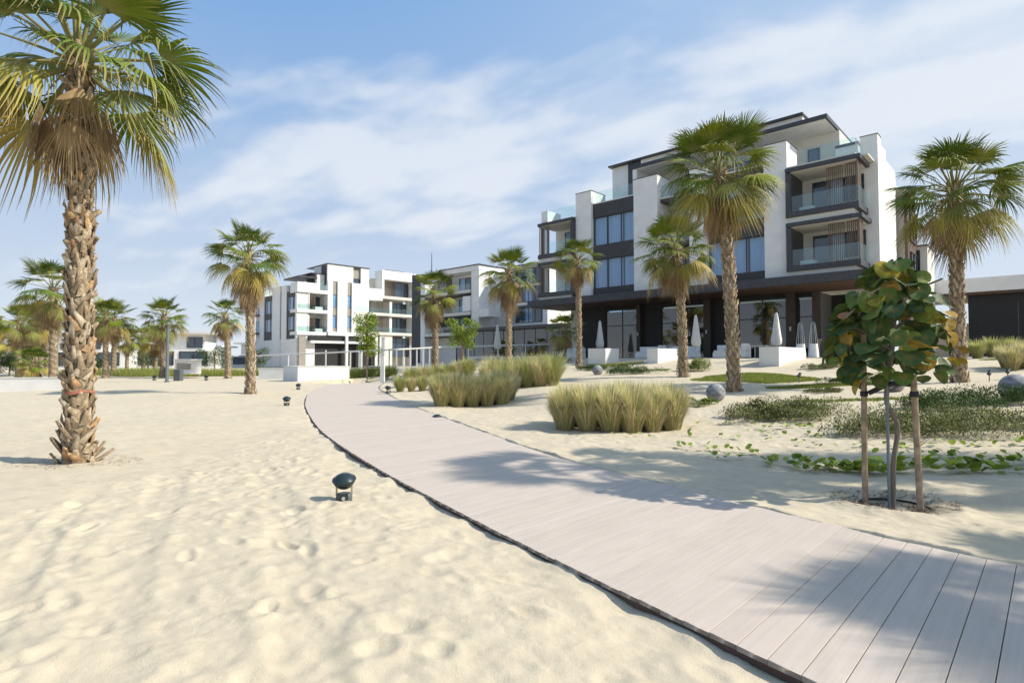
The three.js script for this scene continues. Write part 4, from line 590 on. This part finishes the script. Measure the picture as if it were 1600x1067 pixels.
// ---------- lamps, stone balls, walls, furniture ----------
function lathe(pts, n = 24) { return new THREE.LatheGeometry(pts.map(p => new THREE.Vector2(...p)), n); }
const headG = lathe([[0, -0.055], [0.05, -0.055], [0.085, -0.04], [0.118, -0.012], [0.13, 0.012], [0.13, 0.024], [0.118, 0.03], [0.10, 0.045], [0.06, 0.062], [0, 0.068]], 28), rimG = new THREE.TorusGeometry(0.126, 0.012, 8, 32).rotateX(Math.PI / 2);
function groundLamp(label, x, d, turn, s = 1) {
  const t = thing('ground_spotlight', label, 'lamp', x, gy(x, -d), -d, turn, 'ground spotlights'); t.scale.setScalar(s);
  part(t, 'base', lathe([[0, -0.08], [0.09, -0.08], [0.095, 0.05], [0.088, 0.085], [0.07, 0.092], [0, 0.094]], 22), M.lampbase);
  part(t, 'junction_box', bx(-0.055, 0.045, 0.02, 0.11, 0.05, 0.115), M.lamp); const lens = part(t, 'cable_gland', new THREE.CylinderGeometry(0.02, 0.02, 0.025, 12).rotateX(Math.PI / 2), M.lens); lens.position.set(-0.01, 0.055, 0.125);
  for (const s2 of [-1, 1]) part(t, 'bracket', bx(s2 * 0.085 - 0.011, s2 * 0.085 + 0.011, 0.07, 0.19, -0.016, 0.016), M.brass);
  const h = part(t, 'lamp_head', headG, M.lamp); h.position.y = 0.225; h.scale.y = 1.45; h.rotation.set(0.22, 0, 0.08); part(h, 'rim', rimG, M.lamp).position.y = 0.018;
}
groundLamp('black dome ground spotlight nearest on the beach sand left of the boardwalk', -1.88, 6.35, 0.3, 0.95);
groundLamp('black ground spotlight right of the boardwalk before the middle grass cluster', -2.05, 15.5, 1.2, 1.0);
groundLamp('black ground spotlight left of the boardwalk at its bend', -7.75, 19.4, 0.6, 1.0);
groundLamp('far ground spotlight near the white wall', -11.6, 30.6, 0.6, 1.05); groundLamp('far ground spotlight by the low grass at the bend', -5.7, 25.9, 2.2, 1.1);
groundLamp('distant ground spotlight left of the lamp post', -27.6, 43.5, 0, 1.3); groundLamp('distant ground spotlight right of the kiosk', -23.6, 43.5, 0, 1.3);
function spot(label, x, d) { const t = thing('tree_spotlight', label, 'lamp', x, gy(x, -d), -d, 0.5, 'palm spotlights'); part(t, 'stem', bx(-0.012, 0.012, -0.05, 0.28, -0.012, 0.012), M.lampbase); const c = part(t, 'lamp_head', new THREE.CylinderGeometry(0.05, 0.06, 0.17, 14), M.lamp); c.position.set(0.03, 0.3, 0); c.rotation.z = -0.8; }
spot('small black spotlight right of the annexe palm', 16.9, 19.2); spot('small black spotlight at the foot of the annexe palm', 16.1, 19.0); spot('small dark spotlight on the lawn right of the largest hotel palm', 10.9, 21.4); spot('small dark spotlight left of the big white planter', 11.6, 30.0);
function ball(label, x, d, R) { const g = new THREE.SphereGeometry(R, 40, 26), p = g.attributes.position; for (let i = 0; i < p.count; i++) { const k = 1 + 0.012 * fbm(p.getX(i) * 5, p.getY(i) * 5, p.getZ(i) * 5, 3); p.setXYZ(i, p.getX(i) * k, p.getY(i) * k, p.getZ(i) * k); } g.computeVertexNormals(); const m = part(scene, 'stone_ball', g, M.stone); m.position.set(x, gy(x, -d) + R * 0.88, -d); tag(m, label, 'stone ball', 'stone balls'); }
ball('grey stone ball beside the largest hotel palm', 6.05, 16.75, 0.275); ball('grey stone ball half hidden behind the dark green shrubs at right', 13.0, 14.55, 0.36); ball('grey stone ball behind the staked tree trunk', 11.75, 17.3, 0.27); ball('small pale stone ball behind the big grass cluster', 4.45, 29.3, 0.27);

// local frame of the hotel terrace
function onTerrace(o, x, z, y = 1.752) { const a = 43.5 * deg, wx = 21.597 + x * Math.cos(a) - z * Math.sin(a), wz = -35 + x * Math.sin(a) + z * Math.cos(a); o.position.set(wx, y, wz); o.rotation.y = -a; return o; }
function planter(label, x, z, w, l, h, y) { const t = onTerrace(thing('planter_wall', label, 'planter', 0, 0, 0, 0, 'white terrace planters'), x, z, y); part(t, 'wall', mg([bx(-w / 2, w / 2, -0.6, h, -l, -l + 0.12), bx(-w / 2, w / 2, -0.6, h, -0.12, 0), bx(-w / 2, -w / 2 + 0.12, -0.6, h - 0.002, -l + 0.12, -0.12), bx(w / 2 - 0.12, w / 2, -0.6, h - 0.002, -l + 0.12, -0.12)]), M.white); part(t, 'soil', bx(-w / 2 + 0.13, w / 2 - 0.13, -0.5, h - 0.15, -l + 0.13, -0.13), M.mulch); return t; }
planter('white planter wall nearest the staked tree', -2.05, 9.75, 1.0, 4.4, 1.0, 1.27); planter('white planter wall behind the leaning palm', -9.25, 9.0, 0.75, 3.0, 0.9, 1.40); planter('leftmost white planter wall before the dark hotel wall', -13.2, 9.3, 1.4, 1.6, 0.9, 1.45);
{ // closed parasols
  const n = 16, prof = [[0.02, 2.62], [0.075, 2.55], [0.13, 2.1], [0.2, 1.5], [0.27, 1.05], [0.25, 0.82], [0.17, 0.72]], pos = [], idx = [], r = rng(7);
  prof.forEach(([R, y], j) => { for (let i = 0; i < n; i++) { const a = i / n * 6.2832, k = R * (i % 2 ? 1.12 : 0.72) * (1 + 0.08 * (r() - 0.5)); pos.push(Math.cos(a + j * 0.05) * k, y + (i % 2 ? 0 : 0.03), Math.sin(a + j * 0.05) * k); } if (j) for (let i = 0; i < n; i++) { const a = (j - 1) * n + i, b = (j - 1) * n + (i + 1) % n; idx.push(a, b, a + n, b, b + n, a + n); } });
  const g = new THREE.BufferGeometry(); g.setAttribute('position', new THREE.Float32BufferAttribute(pos, 3)); g.setIndex(idx); g.computeVertexNormals();
  for (const [l, x, z, s] of [['closed white parasol behind the planter nearest the staked tree', -2.7, 6.6, 0.98], ['closed white parasol right of the leaning palm trunk', -8.2, 5.2, 1.08], ['closed white parasol behind the leftmost planter', -15.9, 5.0, 1.08], ['far closed white parasol before the glazed pavilion', -25.3, 6.5, 1.1]]) { const t = onTerrace(thing('closed_parasol', l, 'parasol', 0, 0, 0, 0, 'closed parasols on the terrace'), x, z, 1.70); t.scale.setScalar(s); part(t, 'canopy', g, M.canvas); part(t, 'pole', new THREE.CylinderGeometry(0.03, 0.03, 2.6, 10).translate(0, 1.3, 0), M.metal); part(t, 'base', new THREE.CylinderGeometry(0.3, 0.34, 0.1, 16).translate(0, 0.04, 0), M.stone); }
}
for (const [l, x, z] of [['left white pyramid patio heater by the hotel entrance', -2.9, 1.6], ['right white pyramid patio heater by the hotel entrance', -2.15, 1.6]]) { const t = onTerrace(thing('patio_heater', l, 'heater', 0, 0, 0, 0, 'patio heaters'), x, z); part(t, 'cabinet', new THREE.CylinderGeometry(0.28, 0.36, 0.85, 4).rotateY(Math.PI / 4).translate(0, 0.425, 0), M.white); part(t, 'glass_tube', new THREE.CylinderGeometry(0.06, 0.06, 1.2, 12).translate(0, 1.45, 0), M.rail); for (let k = 0; k < 4; k++) { const a = Math.PI / 4 + k * Math.PI / 2, c = new THREE.TubeGeometry(new THREE.LineCurve3(new THREE.Vector3(Math.cos(a) * 0.27, 0.85, Math.sin(a) * 0.27), new THREE.Vector3(Math.cos(a) * 0.13, 2.1, Math.sin(a) * 0.13)), 2, 0.018, 6); part(t, 'frame_bar', c, M.metal); } part(t, 'cap', new THREE.CylinderGeometry(0.05, 0.2, 0.14, 4).rotateY(Math.PI / 4).translate(0, 2.16, 0), M.metal); }
for (const [l, x, z, tu] of [['white terrace sofa between the two palm trunks', -6.6, 3.4, 0], ['white terrace sofa left of the leaning palm', -13.0, 2.6, 0], ['white terrace sofa at the far left terrace end', -20.5, 2.4, 0], ['low white terrace sofa behind the middle planter', -10.6, 2.0, 0.4]]) { const t = onTerrace(thing('terrace_sofa', l, 'sofa', 0, 0, 0, 0, 'terrace sofas'), x, z); t.rotation.y += tu; part(t, 'base', bx(-1.1, 1.1, 0, 0.32, -0.4, 0.4), M.white); part(t, 'seat_cushion', bx(-1.05, 0, 0.322, 0.46, -0.25, 0.38), M.cushion); part(t, 'seat_cushion', bx(0.005, 1.05, 0.322, 0.46, -0.25, 0.38), M.cushion); part(t, 'backrest', bx(-1.08, 1.08, 0.322, 0.82, -0.4, -0.26), M.cushion); part(t, 'arm', bx(0.8, 1.08, 0.47, 0.9, -0.25, 0.36), M.cushion); }
for (const [l, x, z] of [['pale framed terrace table left of the big planter', -4.6, 3.8], ['pale framed terrace table by the leaning palm', -11.6, 3.3], ['pale framed terrace table before the left shopfront', -17.2, 2.6]]) { const t = onTerrace(thing('terrace_table', l, 'table', 0, 0, 0, 0, 'terrace tables'), x, z); part(t, 'tabletop', bx(-0.5, 0.5, 0.70, 0.74, -0.4, 0.4), M.metal); for (const [sx, sz] of [[-1, -1], [1, -1], [-1, 1], [1, 1]]) part(t, 'leg', bx(sx * 0.47 - 0.02, sx * 0.47 + 0.02, 0, 0.698, sz * 0.37 - 0.02, sz * 0.37 + 0.02), M.metal); }
// low white walls
function lowWall(label, x, d, turn, w, h, dep) { const t = thing('white_garden_wall', label, 'wall', x, 0, -d, turn); part(t, 'wall', bx(-w / 2, w / 2, -0.4, h, -dep, 0), M.white); part(t, 'coping', bx(-w / 2 - 0.02, w / 2 + 0.02, h + 0.002, h + 0.05, -dep - 0.02, 0.02), M.offwhite); return t; }
lowWall('white garden wall block behind the boardwalk bend', -13.2, 39.6, 0.62, 3.6, 1.1, 4.0); lowWall('long white garden wall left of the block at the bend', -17.6, 46, 0.0, 6.2, 0.9, 0.6); lowWall('long white beach wall at the left edge', -27.3, 28.9, 0.22, 8.2, 0.62, 0.5);
lowWall('white pool wall behind the bend grasses', -4.6, 50, -0.4, 9, 1.25, 0.5); lowWall('white wall below the glazed pavilion', 0.2, 56, -0.3, 10, 1.9, 0.5); lowWall('pale low steps wall by the pool', -7.2, 46.5, -0.2, 6, 0.75, 2.0);
{ // pool water glimpsed over the walls
  const g = new THREE.PlaneGeometry(16, 8).rotateX(-Math.PI / 2); const m = setting('pool_water', g, M.water); m.position.set(-6.5, 0.95, -57);
}
{ // white post and rail handrail
  const t = thing('white_handrail', 'long white post and rail fence in front of the corner block', 'fence', 0, 0, 0); const pts = [[-30.1, 66, 1.85], [-19.2, 58, 2.1], [-10.4, 45, 2.17], [-8.5, 47, 2.3], [-6.5, 48, 2.44], [3.9, 57, 2.95]];
  const V = pts.map(([x, d, y]) => new THREE.Vector3(x, y + 0.2, -d)); for (let i = 1; i < V.length; i++) { const a = V[i - 1], b = V[i]; part(t, 'rail', new THREE.TubeGeometry(new THREE.LineCurve3(a, b), 1, 0.07, 6), M.white); const n = i < 3 ? 2 : 4; for (let k = 0; k < n; k++) { const p = a.clone().lerp(b, k / n), y0 = gy(p.x, p.z) - 0.2; part(t, 'post', bx(p.x - 0.05, p.x + 0.05, y0, p.y + (k === 0 ? 0.3 : -0.05), p.z - 0.05, p.z + 0.05), M.white); } }
  for (const [l, x, d, h] of [['tall white post of the entrance frame at left', -13.2, 49, 2.9], ['tall white post right of the slender tree', -11.2, 49, 3.1], ['thick white post at the boardwalk bend', -9.15, 39.8, 2.15]]) { const p = thing('white_post', l, 'post', x, gy(x, -d), -d, 0, 'white posts'); part(p, 'shaft', bx(-0.14, 0.14, -0.2, h, -0.14, 0.14), M.white); part(p, 'cap', bx(-0.17, 0.17, h + 0.002, h + 0.06, -0.17, 0.17), M.offwhite); }
}
{ // beach kiosk, bin, tall lamp post, mast
  const k = thing('beach_kiosk', 'small pale blue white beach kiosk beside the grey bin', 'kiosk', -28.2, 0, -49, 0.5); part(k, 'body', bx(-1.0, 1.0, 0.35, 1.55, -1.4, 0), M.white); part(k, 'roof', bx(-1.1, 1.1, 1.552, 1.66, -1.5, 0.15), M.white); part(k, 'hatch', bx(-0.85, 0.2, 0.75, 1.3, 0.002, 0.03), M.taupe); for (const x of [-0.9, 0.9]) part(k, 'leg', bx(x - 0.05, x + 0.05, -0.1, 0.349, -0.2, -0.1), M.metal);
  const b = thing('litter_bin', 'grey box litter bin before the beach kiosk', 'bin', -25.35, 0, -42.8); part(b, 'body', bx(-0.24, 0.24, -0.05, 0.78, -0.24, 0.24), M.lampbase); part(b, 'lid', bx(-0.26, 0.26, 0.782, 0.86, -0.26, 0.26), M.post);
  const p = thing('lamp_post', 'tall plain grey lamp post beside a palm on the left', 'lamp post', -24.75, 0, -40.4); part(p, 'shaft', new THREE.CylinderGeometry(0.10, 0.11, 3.9, 12).translate(0, 1.9, 0), M.post); part(p, 'base_plate', new THREE.CylinderGeometry(0.18, 0.18, 0.06, 12).translate(0, 0.02, 0), M.post); part(p, 'lamp_head', new THREE.CylinderGeometry(0.12, 0.12, 0.25, 12).translate(0, 3.98, 0), M.lampbase);
  const m = thing('roof_mast', 'thin mast on the roof of the middle wing', 'mast', -13.2, 15.9, -92); part(m, 'pole', new THREE.CylinderGeometry(0.06, 0.1, 3.2, 8).translate(0, 1.6, 0), M.post);
}
renderer.render(scene, camera);
